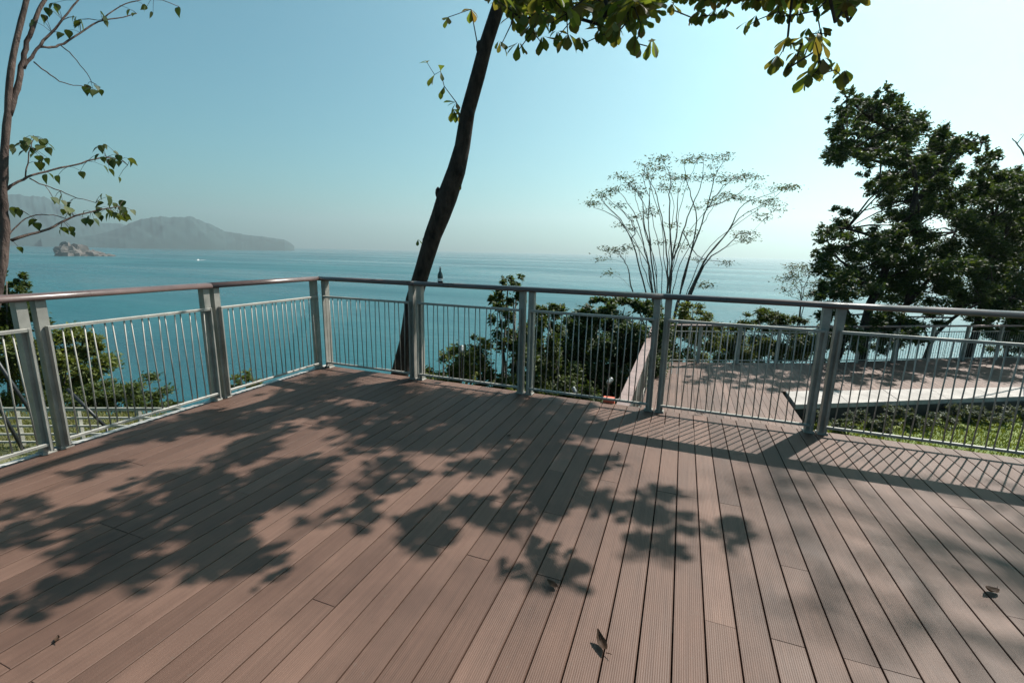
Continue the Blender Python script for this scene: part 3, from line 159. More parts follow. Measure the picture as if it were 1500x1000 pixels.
class MB:
    def __init__(self): self.v = []; self.f = []
    def add(self, vs, fs):
        n = len(self.v); self.v += [tuple(v) for v in vs]; self.f += [tuple(i + n for i in f) for f in fs]
    def box(self, x0, x1, y0, y1, z0, z1, ch=0.0):
        if ch <= 0:
            self.add([(x, y, z) for z in (z0, z1) for y in (y0, y1) for x in (x0, x1)],
                     [(0, 2, 3, 1), (4, 5, 7, 6), (0, 1, 5, 4), (2, 6, 7, 3), (0, 4, 6, 2), (1, 3, 7, 5)])
        else:
            r = [(x0, y0), (x1, y0), (x1, y1), (x0, y1)]
            r2 = [(x0 + ch, y0 + ch), (x1 - ch, y0 + ch), (x1 - ch, y1 - ch), (x0 + ch, y1 - ch)]
            vs = [(x, y, z0) for x, y in r] + [(x, y, z1 - ch) for x, y in r] + [(x, y, z1) for x, y in r2]
            fs = [(3, 2, 1, 0), (8, 9, 10, 11)]
            for i in range(4):
                j = (i + 1) % 4
                fs += [(i, j, 4 + j, 4 + i), (4 + i, 4 + j, 8 + j, 8 + i)]
            self.add(vs, fs)
    def prism(self, pts, z0, z1):
        n = len(pts)
        self.add([(x, y, z0) for x, y in pts] + [(x, y, z1) for x, y in pts],
                 [tuple(range(n - 1, -1, -1)), tuple(range(n, 2 * n))] + [(i, (i + 1) % n, n + (i + 1) % n, n + i) for i in range(n)])
    def bar(self, a, b, w, h):
        # rectangular bar from a to b, width w horizontally, h vertically
        a, b = Vector(a), Vector(b); d = (b - a).normalized()
        s = d.cross(Vector((0, 0, 1)))
        s = s.normalized() if s.length > 1e-4 else Vector((1, 0, 0))
        u = s.cross(d).normalized()
        vs = [p + s * (sx * w / 2) + u * (sz * h / 2) for p in (a, b) for sx, sz in ((-1, -1), (1, -1), (1, 1), (-1, 1))]
        self.add(vs, [(3, 2, 1, 0), (4, 5, 6, 7)] + [(i, (i + 1) % 4, 4 + (i + 1) % 4, 4 + i) for i in range(4)])
    def tube(self, pts, rad, n=6, cap=True):
        pts = [Vector(p) for p in pts]
        if not hasattr(rad, '__len__'): rad = [rad] * len(pts)
        rings = []; ref = None
        for i, p in enumerate(pts):
            d = (pts[min(i + 1, len(pts) - 1)] - pts[max(i - 1, 0)])
            d = d.normalized() if d.length > 1e-6 else Vector((0, 0, 1))
            if ref is None:
                ref = d.orthogonal().normalized()
            s = (ref - d * ref.dot(d)); s = s.normalized() if s.length > 1e-5 else d.orthogonal().normalized()
            ref = s; t = d.cross(s)
            rings.append([p + (s * math.cos(6.28319 * k / n) + t * math.sin(6.28319 * k / n)) * rad[i] for k in range(n)])
        vs = [v for r in rings for v in r]
        fs = []
        for i in range(len(pts) - 1):
            for k in range(n):
                fs.append((i * n + k, i * n + (k + 1) % n, (i + 1) * n + (k + 1) % n, (i + 1) * n + k))
        if cap:
            fs.append(tuple(range(n - 1, -1, -1))); fs.append(tuple((len(pts) - 1) * n + k for k in range(n)))
        self.add(vs, fs)
    def lathe(self, c, prof, n=12):
        vs = [(c[0] + r * math.cos(6.28319 * k / n), c[1] + r * math.sin(6.28319 * k / n), c[2] + z) for r, z in prof for k in range(n)]
        fs = []
        for i in range(len(prof) - 1):
            for k in range(n):
                fs.append((i * n + k, i * n + (k + 1) % n, (i + 1) * n + (k + 1) % n, (i + 1) * n + k))
        fs.append(tuple(range(n - 1, -1, -1))); fs.append(tuple((len(prof) - 1) * n + k for k in range(n)))
        self.add(vs, fs)
    def build(self, name, m, parent=None, smooth=False):
        return mesh_obj(name, self.v, self.f, m, parent, smooth)

# ------------------------------------------------------------------ materials
def mat(name):
    m = bpy.data.materials.new(name); m.use_nodes = True
    nt = m.node_tree; b = nt.nodes['Principled BSDF']
    return m, nt, b
def N(nt, t, **k):
    n = nt.nodes.new(t)
    for a, v in k.items(): setattr(n, a, v)
    return n
def noise(nt, co, scale, detail=4, rough=.55):
    n = N(nt, 'ShaderNodeTexNoise'); n.inputs['Scale'].default_value = scale
    n.inputs['Detail'].default_value = detail; n.inputs['Roughness'].default_value = rough
    if co is not None: nt.links.new(co, n.inputs['Vector'])
    return n.outputs['Fac']
def ramp(nt, fac, stops):
    r = N(nt, 'ShaderNodeValToRGB'); nt.links.new(fac, r.inputs['Fac'])
    while len(r.color_ramp.elements) < len(stops): r.color_ramp.elements.new(0.5)
    for e, (p, c) in zip(r.color_ramp.elements, stops): e.position = p; e.color = (*c, 1) if len(c) == 3 else c
    return r.outputs['Color']
def mapped(nt, out, scale):
    mp = N(nt, 'ShaderNodeMapping'); mp.inputs['Scale'].default_value = scale; nt.links.new(out, mp.inputs['Vector']); return mp.outputs['Vector']
def math_n(nt, op, a, b=None):
    n = N(nt, 'ShaderNodeMath', operation=op)
    for i, v in enumerate((a, b)):
        if v is None: continue
        if isinstance(v, (int, float)): n.inputs[i].default_value = v
        else: nt.links.new(v, n.inputs[i])
    return n.outputs[0]
def mixc(nt, fac, a, b, blend='MIX'):
    n = N(nt, 'ShaderNodeMix', data_type='RGBA', blend_type=blend)
    for k, v in (('Factor', fac), ('A', a), ('B', b)):
        if isinstance(v, (int, float)): n.inputs[k].default_value = v
        elif isinstance(v, tuple): n.inputs[k].default_value = (*v, 1)
        else: nt.links.new(v, n.inputs[k])
    return n.outputs['Result']
def bump(nt, b, h, strength, dist=0.02):
    n = N(nt, 'ShaderNodeBump'); n.inputs['Strength'].default_value = strength; n.inputs['Distance'].default_value = dist
    nt.links.new(h, n.inputs['Height']); nt.links.new(n.outputs['Normal'], b.inputs['Normal'])
def geo_pos(nt): return N(nt, 'ShaderNodeNewGeometry').outputs['Position']

def m_board(name, c0, c1, rough=0.62):
    m, nt, b = mat(name)
    oi = N(nt, 'ShaderNodeObjectInfo'); pos = geo_pos(nt)
    off = N(nt, 'ShaderNodeVectorMath', operation='ADD'); nt.links.new(pos, off.inputs[0])
    cx = N(nt, 'ShaderNodeCombineXYZ'); nt.links.new(math_n(nt, 'MULTIPLY', oi.outputs['Random'], 37.0), cx.inputs['Y']); nt.links.new(cx.outputs[0], off.inputs[1])
    streak = noise(nt, mapped(nt, off.outputs[0], (55, 1.6, 20)), 1.0, 5, .6)
    blot = noise(nt, off.outputs[0], 1.3, 4, .6)
    stain = noise(nt, pos, 0.9, 5, .65)
    c = ramp(nt, oi.outputs['Random'], [(0.0, c0), (0.45, tuple((p + q) / 2 for p, q in zip(c0, c1))), (0.8, c1), (.9, tuple(v * 1.12 for v in c1)), (1.0, tuple(v * .8 for v in c0))])
    c = mixc(nt, 0.55, c, ramp(nt, streak, [(.3, (.62, .60, .58)), (.7, (1.12, 1.1, 1.08))]), 'MULTIPLY')
    c = mixc(nt, 0.8, c, ramp(nt, blot, [(.32, (.78, .78, .78)), (.66, (1.08, 1.08, 1.08))]), 'MULTIPLY')
    c = mixc(nt, 0.85, c, ramp(nt, stain, [(.36, (.72, .70, .70)), (.5, (1, 1, 1)), (.72, (1.06, 1.07, 1.08))]), 'MULTIPLY')
    spots = noise(nt, pos, 38, 2, .5)
    c = mixc(nt, ramp(nt, spots, [(.70, (0, 0, 0)), (.76, (.35, .35, .35))]), c, (.10, .075, .06))
    nt.links.new(c, b.inputs['Base Color'])
    nt.links.new(math_n(nt, 'ADD', math_n(nt, 'MULTIPLY', blot, .25), rough - .12), b.inputs['Roughness'])
    b.inputs['Specular IOR Level'].default_value = 0.27
    w = N(nt, 'ShaderNodeTexWave', wave_type='BANDS', bands_direction='X'); w.inputs['Scale'].default_value = 36.0
    w.inputs['Distortion'].default_value = 0.0; nt.links.new(pos, w.inputs['Vector'])
    h = math_n(nt, 'ADD', math_n(nt, 'MULTIPLY', w.outputs['Fac'], .6), math_n(nt, 'MULTIPLY', streak, .5))
    bump(nt, b, h, .35, .003)
    return m
def m_plain(name, col, rough=.5, metal=0.0, var=.25, scale=8.0, bmp=.15, spec=.5):
    m, nt, b = mat(name); pos = geo_pos(nt)
    f = noise(nt, pos, scale, 5, .6); g = noise(nt, pos, scale * 7, 3, .6)
    c = mixc(nt, 1.0, tuple(col), ramp(nt, f, [(.3, (1 - var,) * 3), (.7, (1 + var * .5,) * 3)]), 'MULTIPLY')
    nt.links.new(c, b.inputs['Base Color'])
    nt.links.new(math_n(nt, 'ADD', math_n(nt, 'MULTIPLY', g, .25), rough - .12), b.inputs['Roughness'])
    b.inputs['Metallic'].default_value = metal; b.inputs['Specular IOR Level'].default_value = spec
    bump(nt, b, g, bmp, .004)
    return m
def m_leaf(name, cols, transl=.35, rough=.6):
    m, nt, b = mat(name)
    a = N(nt, 'ShaderNodeAttribute', attribute_name='tint')
    oi = N(nt, 'ShaderNodeObjectInfo')
    r = math_n(nt, 'FRACT', math_n(nt, 'ADD', a.outputs['Fac'], oi.outputs['Random']))
    k = len(cols)
    c = ramp(nt, r, [(i / (k - 1), col) for i, col in enumerate(cols)])
    nt.links.new(c, b.inputs['Base Color']); b.inputs['Roughness'].default_value = rough
    b.inputs['Specular IOR Level'].default_value = .25
    t = N(nt, 'ShaderNodeBsdfTranslucent')
    nt.links.new(mixc(nt, 1.0, c, (1.5, 1.45, .6), 'MULTIPLY'), t.inputs['Color'])
    mx = N(nt, 'ShaderNodeMixShader'); mx.inputs[0].default_value = transl
    nt.links.new(b.outputs[0], mx.inputs[1]); nt.links.new(t.outputs[0], mx.inputs[2])
    nt.links.new(mx.outputs[0], nt.nodes['Material Output'].inputs['Surface'])
    return m
def m_bark(name, c0, c1, sc=9):
    m, nt, b = mat(name); pos = geo_pos(nt)
    n1 = noise(nt, mapped(nt, pos, (sc, sc, sc * .35)), 1.0, 6, .65)
    nt.links.new(ramp(nt, n1, [(.32, c0), (.68, c1)]), b.inputs['Base Color'])
    b.inputs['Roughness'].default_value = .85; b.inputs['Specular IOR Level'].default_value = .2
    n2 = noise(nt, mapped(nt, pos, (sc * 3, sc * 3, sc * .9)), 1.0, 5, .7)
    bump(nt, b, math_n(nt, 'ADD', n1, math_n(nt, 'MULTIPLY', n2, .5)), 1.0, .035)
    return m

M_deck = m_board('deck_board_brown', (.094, .0520, .0375), (.126, .0725, .0535))
M_deck2 = m_board('lower_board_tan', (.120, .073, .056), (.155, .098, .078))
M_steel = m_plain('pale_painted_steel', (.27, .258, .230), .48, .1, .3, 5, .08)
M_trim = m_plain('pale_edge_trim', (.38, .37, .35), .55, 0, .3, 6, .1)
M_dark = m_plain('dark_timber', (.05, .042, .038), .8, 0, .4, 4, .3)
M_black = m_plain('black_steel', (.02, .021, .022), .45, .2, .3, 6, .1)
M_orange = m_plain('orange_plastic', (.55, .10, .05), .45, 0, .25, 12, .1)
M_white = m_plain('white_plastic', (.72, .72, .70), .4, 0, .15, 12, .05)
M_lamp = m_plain('grey_lamp_metal', (.26, .27, .27), .4, .3, .2, 12, .05)
M_bottle = m_plain('dark_green_glass', (.012, .03, .03), .12, 0, .1, 9, .0)
M_conc = m_plain('pale_concrete', (.36, .33, .305), .8, 0, .3, 3, .35, .25)
M_fence = m_plain('pale_grey_timber', (.32, .31, .27), .7, 0, .35, 4, .2, .3)

m, nt, b = mat('handrail_composite'); pos = geo_pos(nt)
n1 = noise(nt, pos, 3.0, 5, .6); n2 = noise(nt, mapped(nt, pos, (14, 14, 60)), 1.0, 4, .6)
nt.links.new(mixc(nt, 1.0, (.095, .060, .054), ramp(nt, n1, [(.3, (.7, .7, .7)), (.7, (1.25, 1.22, 1.2))]), 'MULTIPLY'), b.inputs['Base Color'])
nt.links.new(ramp(nt, n1, [(.3, (.24,) * 3), (.7, (.42,) * 3)]), b.inputs['Roughness'])
bump(nt, b, n2, .12, .004); M_rail = m

M_soil, nt, b = mat('hillside_soil'); pos = geo_pos(nt)
nt.links.new(ramp(nt, noise(nt, pos, .8, 8, .65), [(.3, (.045, .05, .02)), (.5, (.09, .10, .035)), (.7, (.17, .15, .085))]), b.inputs['Base Color'])
b.inputs['Roughness'].default_value = .95; bump(nt, b, noise(nt, pos, 5, 6, .7), .8, .1)
M_lawn, nt, b = mat('lawn_turf'); pos = geo_pos(nt)
nt.links.new(ramp(nt, noise(nt, pos, 2.5, 6, .65), [(.3, (.07, .10, .018)), (.55, (.12, .16, .03)), (.75, (.19, .20, .06))]), b.inputs['Base Color'])
b.inputs['Roughness'].default_value = .9; bump(nt, b, noise(nt, pos, 30, 4, .7), .8, .03)
M_hill, nt, b = mat('wooded_hill'); pos = geo_pos(nt)
nt.links.new(ramp(nt, noise(nt, pos, .003, 8, .65), [(.3, (.008, .026, .026)), (.6, (.014, .042, .042)), (.8, (.03, .058, .056))]), b.inputs['Base Color'])  # distance haze's blue put into the base colour, bluer than real woods
b.inputs['Roughness'].default_value = .95
M_rock, nt, b = mat('sea_rock'); pos = geo_pos(nt)
nt.links.new(ramp(nt, noise(nt, pos, .05, 7, .65), [(.3, (.045, .042, .038)), (.7, (.15, .125, .112))]), b.inputs['Base Color'])
b.inputs['Roughness'].default_value = .9; bump(nt, b, noise(nt, pos, .3, 6, .7), 1.0, 1.0)
M_foam = m_plain('white_foam', (.8, .82, .82), .8, 0, .2, 1, .1)

M_sea, nt, b = mat('sea_water'); pos = geo_pos(nt)
big = noise(nt, mapped(nt, pos, (.0016, .0042, 1)), 1.0, 5, .6)
nt.links.new(ramp(nt, big, [(.3, (.005, .052, .066)), (.7, (.015, .094, .106))]), b.inputs['Base Color'])
nt.links.new(ramp(nt, noise(nt, mapped(nt, pos, (.0011, .0046, 1)), 1.0, 7, .62), [(.35, (.14,) * 3), (.65, (.48,) * 3)]), b.inputs['Roughness']); b.inputs['IOR'].default_value = 1.33
w1 = noise(nt, mapped(nt, pos, (.16, .16, 1)), 1.0, 6, .62); w2 = noise(nt, mapped(nt, pos, (.9, .9, 1)), 1.0, 4, .6)
bump(nt, b, math_n(nt, 'ADD', w1, math_n(nt, 'MULTIPLY', w2, .2)), .55, 1.6)

M_almond = m_leaf('almond_leaf', [(.045, .070, .016), (.075, .104, .022), (.120, .132, .030), (.100, .078, .028), (.050, .076, .018), (.140, .092, .038)], .58)
M_heart = m_leaf('heart_leaf', [(0.025, 0.043, 0.013), (0.043, 0.065, 0.016), (0.079, 0.094, 0.025), (0.029, 0.043, 0.014)], .3)
M_banyan = m_leaf('fig_leaf', [(.016, .032, .012), (.032, .055, .018), (.060, .085, .024), (.022, .042, .016)], .3)
M_bush = m_leaf('shrub_leaf', [(0.022, 0.036, 0.009), (0.040, 0.061, 0.013), (0.072, 0.094, 0.020), (0.029, 0.043, 0.010)], .32)
M_bushy = m_leaf('yellowish_shrub_leaf', [(0.043, 0.058, 0.013), (0.072, 0.094, 0.019), (0.122, 0.137, 0.032), (0.050, 0.065, 0.014)], .35)
M_feather = m_leaf('feathery_leaf', [(0.043, 0.058, 0.029), (0.065, 0.079, 0.036), (0.036, 0.047, 0.025)], .35)
M_greyleaf = m_leaf('grey_green_leaf', [(0.050, 0.065, 0.043), (0.086, 0.101, 0.072), (0.065, 0.079, 0.043), (0.115, 0.122, 0.094)], .25)
M_grass = m_leaf('grass_blade', [(0.058, 0.086, 0.014), (0.094, 0.122, 0.022), (0.144, 0.158, 0.043), (0.072, 0.101, 0.018)], .35)
M_drygrass = m_leaf('dry_grass_blade', [(0.108, 0.115, 0.036), (0.158, 0.151, 0.065), (0.202, 0.187, 0.101), (0.086, 0.108, 0.029)], .35)
M_dryleaf = m_leaf('dried_leaf', [(.030, .015, .008), (.048, .023, .011), (.022, .012, .007)], .1, .7)
M_bark_dark = m_bark('dark_bark', (.010, .008, .007), (.060, .044, .036), 12)
M_bark_pale = m_bark('reddish_grey_bark', (.035, .024, .021), (.13, .09, .075))
M_bark_grey = m_bark('grey_bark', (.06, .052, .046), (.14, .125, .11))

# ------------------------------------------------------------------ terrain and sea
SEA = -58.4
POLYS = [([(-4.3, -12), (12, -12), (12, 4.5), (-4.3, 4.5)], -1.75),
         ([(-0.3, 4), (18, 4), (20, 23), (13.5, 21.3), (9.0, 19.2), (4.0, 15.8), (-0.3, 13.7)], -1.95),
         ([(-32, -12), (-6, -12), (-6, 1.0), (-9.5, 5.5), (-13.5, 10.7), (-24.0, 6.2), (-32, 3.0)], -4.1),
         ([(-4.0, 4), (0, 4), (0, 13), (-2.4, 11.5), (-3.4, 7)], -3.4)]
def seg_d(px, py, ax, ay, bx, by):
    dx, dy = bx - ax, by - ay
    t = np.clip(((px - ax) * dx + (py - ay) * dy) / (dx * dx + dy * dy), 0, 1)
    return np.hypot(px - ax - t * dx, py - ay - t * dy)
def ground(px, py):
    px = np.asarray(px, float); py = np.asarray(py, float)
    z = np.full(px.shape, -70.0)
    for pts, lev in POLYS:
        ins = np.zeros(px.shape, bool); d = np.full(px.shape, 1e9)
        for i in range(len(pts)):
            ax, ay = pts[i]; bx, by = pts[(i + 1) % len(pts)]
            d = np.minimum(d, seg_d(px, py, ax, ay, bx, by))
            cr = ((ay > py) != (by > py)) & (px < (bx - ax) * (py - ay) / (by - ay + 1e-12) + ax)
            ins ^= cr
        z = np.maximum(z, lev - np.where(ins, 0, d) * 0.95)
    return z
def gz(x, y): return float(ground(np.array([x]), np.array([y]))[0])

n = 230
xs = np.linspace(-105, 95, n); ys = np.linspace(-80, 100, n)
X, Y = np.meshgrid(xs, ys)
Z = ground(X, Y)
rough_z = sum(np.sin(X * a + Y * b_ + c_) * s for a, b_, c_, s in ((.9, .4, 1, .12), (-.5, 1.1, 2, .12), (1.7, -1.3, .5, .06), (.23, .31, 3, .25)))
Z = np.where(Z < -4.4, Z + rough_z * np.clip((-4.4 - Z) * .6, 0, 2.5), Z)
Z = np.maximum(Z, SEA - 4)
fs = [(j * n + i, j * n + i + 1, (j + 1) * n + i + 1, (j + 1) * n + i) for j in range(n - 1) for i in range(n - 1)]
tag(mesh_obj('ground', np.stack([X.ravel(), Y.ravel(), Z.ravel()], 1), fs, M_soil, smooth=True), kind='structure')

RS = 14000.0
tag(mesh_obj('sea', [(RS * math.cos(a), RS * math.sin(a), SEA) for a in [k * 6.283185 / 96 for k in range(96)]], [tuple(range(96))], M_sea), kind='structure')

def ridge(name, pts, depth, nv=44, seed=1, sub=16):
    r = np.random.default_rng(seed)
    pts = np.array(pts); k = len(pts); t = np.linspace(0, k - 1, (k - 1) * sub + 1)
    P = np.stack([np.interp(t, np.arange(k), pts[:, i]) for i in range(3)], 1)
    H = P[:, 2] - SEA
    H = np.convolve(np.pad(H, 8, mode='edge'), np.ones(17) / 17, 'valid') * .5 + H * .5
    for fq, am in ((1.9, .022), (4.7, .016), (11.0, .011), (23.0, .007)): H = H * (1 + am * np.sin(t * fq + fq))
    ph = r.uniform(0, 6, 12)
    vs = []
    for i in range(len(t)):
        d = np.array([P[i, 0], P[i, 1]]); L = np.hypot(*d); d = d / L
        for j in range(nv):
            v = -1 + 2 * j / (nv - 1)
            a = abs(v) ** 1.25
            h = H[i] * (1 - a)
            fold = sum(math.sin(t[i] * fr + v * fv + ph[q]) * am for q, (fr, fv, am) in enumerate(((1.3, 3, .07), (2.9, -7, .05), (4.1, 9, .04), (6.3, -14, .03), (9.0, 19, .02))))
            h *= 1 + fold * min(1, a * 3.0)
            wv = depth * (.35 + .65 * min(1, H[i] / (H.max() * .6)))
            vs.append((P[i, 0] + d[0] * v * wv, P[i, 1] + d[1] * v * wv, SEA + (h if 0 < j < nv - 1 else -2)))
    fs = [(i * nv + j, (i + 1) * nv + j, (i + 1) * nv + j + 1, i * nv + j + 1) for i in range(len(t) - 1) for j in range(nv - 1)]
    return mesh_obj(name, vs, fs, M_hill, smooth=True)
tag(ridge('headland_hill', B['hill1'], 1000, seed=2), kind='structure')
tag(ridge('mountain', B['hill2'], 1600, seed=3), kind='structure')

# small rocky islet
ix, iy = B['islet_base'][:2]
isl = empty('islet', (ix, iy, SEA)); tag(isl, 'small bare rocky islet in the bay below the headland', 'islet')
dv = Vector((ix, iy, 0)).normalized(); sv = Vector((dv.y, -dv.x, 0))
def rock(c, rx, ry, h, seed):
    r = random.Random(seed); nu, nvv = 18, 8; vs = []; ph = [r.uniform(0, 6.28) for _ in range(6)]
    for j in range(nvv):
        el = j / (nvv - 1) * 1.5708
        for k in range(nu):
            az = k / nu * 6.28319
            w = 1 + .18 * math.sin(3 * az + ph[0]) + .12 * math.sin(5 * az + ph[1] + el * 3) + .1 * math.sin(9 * az + ph[2] + 5 * el)
            p = Vector(c) + sv * (rx * w * math.cos(el) * math.cos(az)) + dv * (ry * w * math.cos(el) * math.sin(az))
            vs.append((p.x, p.y, c[2] + h * math.sin(el) ** .8 * (w if j < nvv - 1 else 1) - 1.5))
    fs = [(j * nu + k, j * nu + (k + 1) % nu, (j + 1) * nu + (k + 1) % nu, (j + 1) * nu + k) for j in range(nvv - 1) for k in range(nu)]
    return vs, fs
for c, a in (((-20, 0, 0), (50, 38, 46, 1)), ((36, 3, 0), (50, 30, 22, 2)), ((84, 5, 0), (30, 20, 9, 3))):
    vs, fs = rock((sv.x * c[0], sv.y * c[0], 0), a[0], a[1], a[2], a[3])
    mesh_obj('rock', vs, fs, M_rock, isl)

# motor boat with wake
bx_, by_ = B['boat'][:2]
wv = (Vector(B['wake']) - Vector(B['boat'])); wv.z = 0; wv.normalize()
boat = empty('motor_boat', (bx_, by_, SEA)); tag(boat, 'small white motor boat crossing the bay below the headland', 'boat')
boat.rotation_euler = (0, 0, math.atan2(-wv.y, -wv.x)); boat.scale = (1.5, 1.5, 1.5)
mb = MB(); hp = [(-6, -1.7), (3, -1.9), (7, 0), (3, 1.9), (-6, 1.7)]
mb.add([(x * .92, y * .8, -.3) for x, y in hp] + [(x, y, 1.3) for x, y in hp], [(4, 3, 2, 1, 0), (5, 6, 7, 8, 9)] + [(i, (i + 1) % 5, 5 + (i + 1) % 5, 5 + i) for i in range(5)])
mb.build('hull', M_white, boat)
mb = MB(); mb.add([(-3.5, -1.2, 1.3), (2, -1.2, 1.3), (2, 1.2, 1.3), (-3.5, 1.2, 1.3), (-3.2, -1.1, 3), (.6, -1, 3), (.6, 1, 3), (-3.2, 1.1, 3)], [(4, 5, 6, 7), (0, 1, 5, 4), (1, 2, 6, 5), (2, 3, 7, 6), (3, 0, 4, 7)]); mb.build('cabin', M_white, boat)
mb = MB(); mb.add([(-6, -1.5, .05), (-6, 1.5, .05), (-45, 5, .06), (-45, -5, .06), (-6, -1.5, .5), (-6, 1.5, .5)], [(0, 1, 2, 3), (4, 5, 2, 3)])
tag(mb.build('wake_foam', M_foam, boat), kind='stuff')

# ------------------------------------------------------------------ haze
mh = bpy.data.materials.new('haze_air'); mh.use_nodes = True; nt = mh.node_tree; nt.nodes.clear()
pv = nt.nodes.new('ShaderNodeVolumePrincipled'); pv.inputs['Color'].default_value = (.88, .97, 1.0, 1); pv.inputs['Density'].default_value = HAZE
pv.inputs['Anisotropy'].default_value = 0.58
no = nt.nodes.new('ShaderNodeOutputMaterial'); nt.links.new(pv.outputs[0], no.inputs['Volume'])
mb = MB(); mb.box(-14600, 14600, -14600, 14600, SEA - 5.5, 1060)
hz = mb.build('haze', mh); tag(hz, kind='stuff')

# ------------------------------------------------------------------ main deck
XL, YF = -4.47, 4.735          # railing lines
PITCH, GAP, TH = 0.131, 0.0068, 0.026
X0 = -0.427
mb = MB()
for yy in np.arange(-2.0, 4.6, 0.55):
    mb.box(XL + .05, 6.2, yy, yy + .05, -.175, -TH - .001)
for xx in (-4.35, -2.2, 0, 2.2, 4.4, 6.0):
    mb.box(xx, xx + .12, -2.1, 4.6, -.36, -.176)
for xx in (-4.2, -2.0, .3, 2.5, 4.7):
    for yy in (-1.8, 1.2, 4.3): mb.box(xx, xx + .15, yy, yy + .15, -2.4, -.361)
mb.box(XL + .06, 6.15, -2.05, 4.66, -.40, -.362)  # added dark sheet under the beams, blocks light so board gaps look dark
deck = mb.build('deck', M_dark); tag(deck, kind='structure')
i0 = int(math.floor((XL + .02 - X0) / PITCH)); i1 = int((6.2 - X0) / PITCH)
rb = random.Random(21)
for i in range(i0, i1):
    xa, xb = X0 + i * PITCH + GAP / 2, X0 + (i + 1) * PITCH - GAP / 2
    xa = max(xa, XL + .012)
    if xb - xa < .02: continue
    L = 2.9; y = -2.2 - rb.choice([0, .55, 1.1, 1.65, 2.2]) ; cuts = [-2.2]
    while y < 4.65:
        if y > -1.9: cuts.append(y)
        y += L
    if cuts[-1] > 4.2: cuts.pop()
    cuts.append(4.785)
    for a, c in zip(cuts[:-1], cuts[1:]):
        mb = MB(); dz = rb.uniform(-.0012, .0012)
        mb.box(xa, xb, a + .0006, c - .0006, -TH, dz, .0016)
        mb.build('deck_board', M_deck, deck)
mb = MB(); mb.box(XL - .045, XL + .010, -2.2, 4.812, -.12, .004, .003); mb.build('edge_trim', M_trim, deck)
mb = MB(); mb.box(XL + .0105, 6.2, 4.787, 4.812, -.15, -.012, .003); mb.build('edge_trim', M_deck, deck)

# ------------------------------------------------------------------ railings of the main deck
def rod_mesh(name, r, h, n=6):
    mb = MB(); mb.tube([(0, 0, 0), (0, 0, h)], r, n); me = bpy.data.meshes.new(name)
    me.from_pydata(mb.v, [], mb.f); me.materials.append(M_steel)
    me.polygons.foreach_set('use_smooth', [True] * len(me.polygons)); return me
def box_mesh(name, x, y, z, m, ch=.003):
    mb = MB(); mb.box(-x / 2, x / 2, -y / 2, y / 2, 0, z, ch); me = bpy.data.meshes.new(name)
    me.from_pydata(mb.v, [], mb.f); me.materials.append(m); return me
ROD = rod_mesh('baluster', .0058, .878)
POST = box_mesh('post', .062, .075, 1.165, M_steel)
PLATE = box_mesh('base_plate', .085, .10, .010, M_steel, .002)
STILE = box_mesh('panel_stile', .012, .045, .945, M_steel, .002)
BOLT = box_mesh('bolt', .014, .014, .012, M_steel, .003)

def railing(root, posts, side):
    """built in local space: runs along local x, the viewer's side is local -y; posts = list of (position, kind)"""
    for px, kind in posts:
        offs = {'pair': (-.054, .054), 'first': (.10,), 'last': (-.10,)}[kind]
        for s in offs:
            p = inst('post', POST, root, Matrix.Translation((px + s, 0, 0)))
            pl = inst('base_plate', PLATE, p, Matrix.Translation((0, 0, .0)))
            for bx in (-.033, .033):
                inst('bolt', BOLT, p, Matrix.Translation((bx, -.042, .010)))
    for (pa, ka), (pb, kb) in zip(posts[:-1], posts[1:]):
        a = pa + (.062 if ka == 'pair' else .13); b_ = pb - (.062 if kb == 'pair' else .13)
        yo = -.064
        mb = MB()
        mb.box(a, b_, yo - .02, yo + .02, .950, .974, .003)
        pan = mb.build('infill_panel', M_steel, root)
        mb = MB(); mb.box(a, b_, yo - .014, yo + .014, .072, .094, .003); mb.build('bottom_rail', M_steel, pan)
        for s in (a - .0065, b_ + .0065):
            inst('panel_stile', STILE, pan, Matrix.Translation((s, yo, .03)))
        k = max(4, round((b_ - a) / .0735)); sp = (b_ - a) / (k + 1)
        for q in range(k):
            x = a + sp * (q + 1); sg = .0095 if q % 2 == 0 else -.0095
            p0 = Vector((x - sg, yo, .083)); p1 = Vector((x + sg, yo, .961))
            R_ = (p1 - p0).to_track_quat('Z', 'Y').to_matrix().to_4x4()
            inst('baluster', ROD, pan, Matrix.Translation(p0) @ R_)

def soft(o):
    for f in o.data.polygons:
        if len(f.vertices) == 4: f.use_smooth = True

def handrail_piece(mb, a, b, miter_a=0, miter_b=0):
    w, z0, z1 = .068, 1.166, 1.216
    prof = [(-w + .008, z0), (w - .008, z0), (w, z0 + .008)] + [(w - .040 + .040 * math.cos(t), z1 - .032 + .032 * math.sin(t)) for t in (0, .4, .8, 1.2, 1.5708)] + [(-w + .040 - .040 * math.cos(t), z1 - .032 + .032 * math.sin(t)) for t in (1.5708, 1.2, .8, .4, 0)] + [(-w, z0 + .008)]
    vs = [(a + miter_a * y, y, z) for y, z in prof] + [(b + miter_b * y, y, z) for y, z in prof]
    k = len(prof)
    mb.add(vs, [tuple(range(k)), tuple(range(2 * k - 1, k - 1, -1))] + [(i, k + i, k + (i + 1) % k, (i + 1) % k) for i in range(k)])

rf = empty('deck_railing', (XL, YF, 0))
tag(rf, 'pale steel railing with brown handrail along the front edge of the main deck', 'railing')
fp = [(0.0, 'first')] + [(x - XL, 'pair') for x in (-2.992, -1.573, -.155, 1.285, 3.02, 4.6, 6.1)]
railing(rf, fp, 1)
cuts = [0.0, 1.478, 4.315, 7.18, 10.67]
for a, b_, ma in zip(cuts[:-1], cuts[1:], (-1, 0, 0, 0)):
    mb = MB(); handrail_piece(mb, a + .001, b_ - .0015, ma, 0); soft(mb.build('handrail', M_rail, rf))

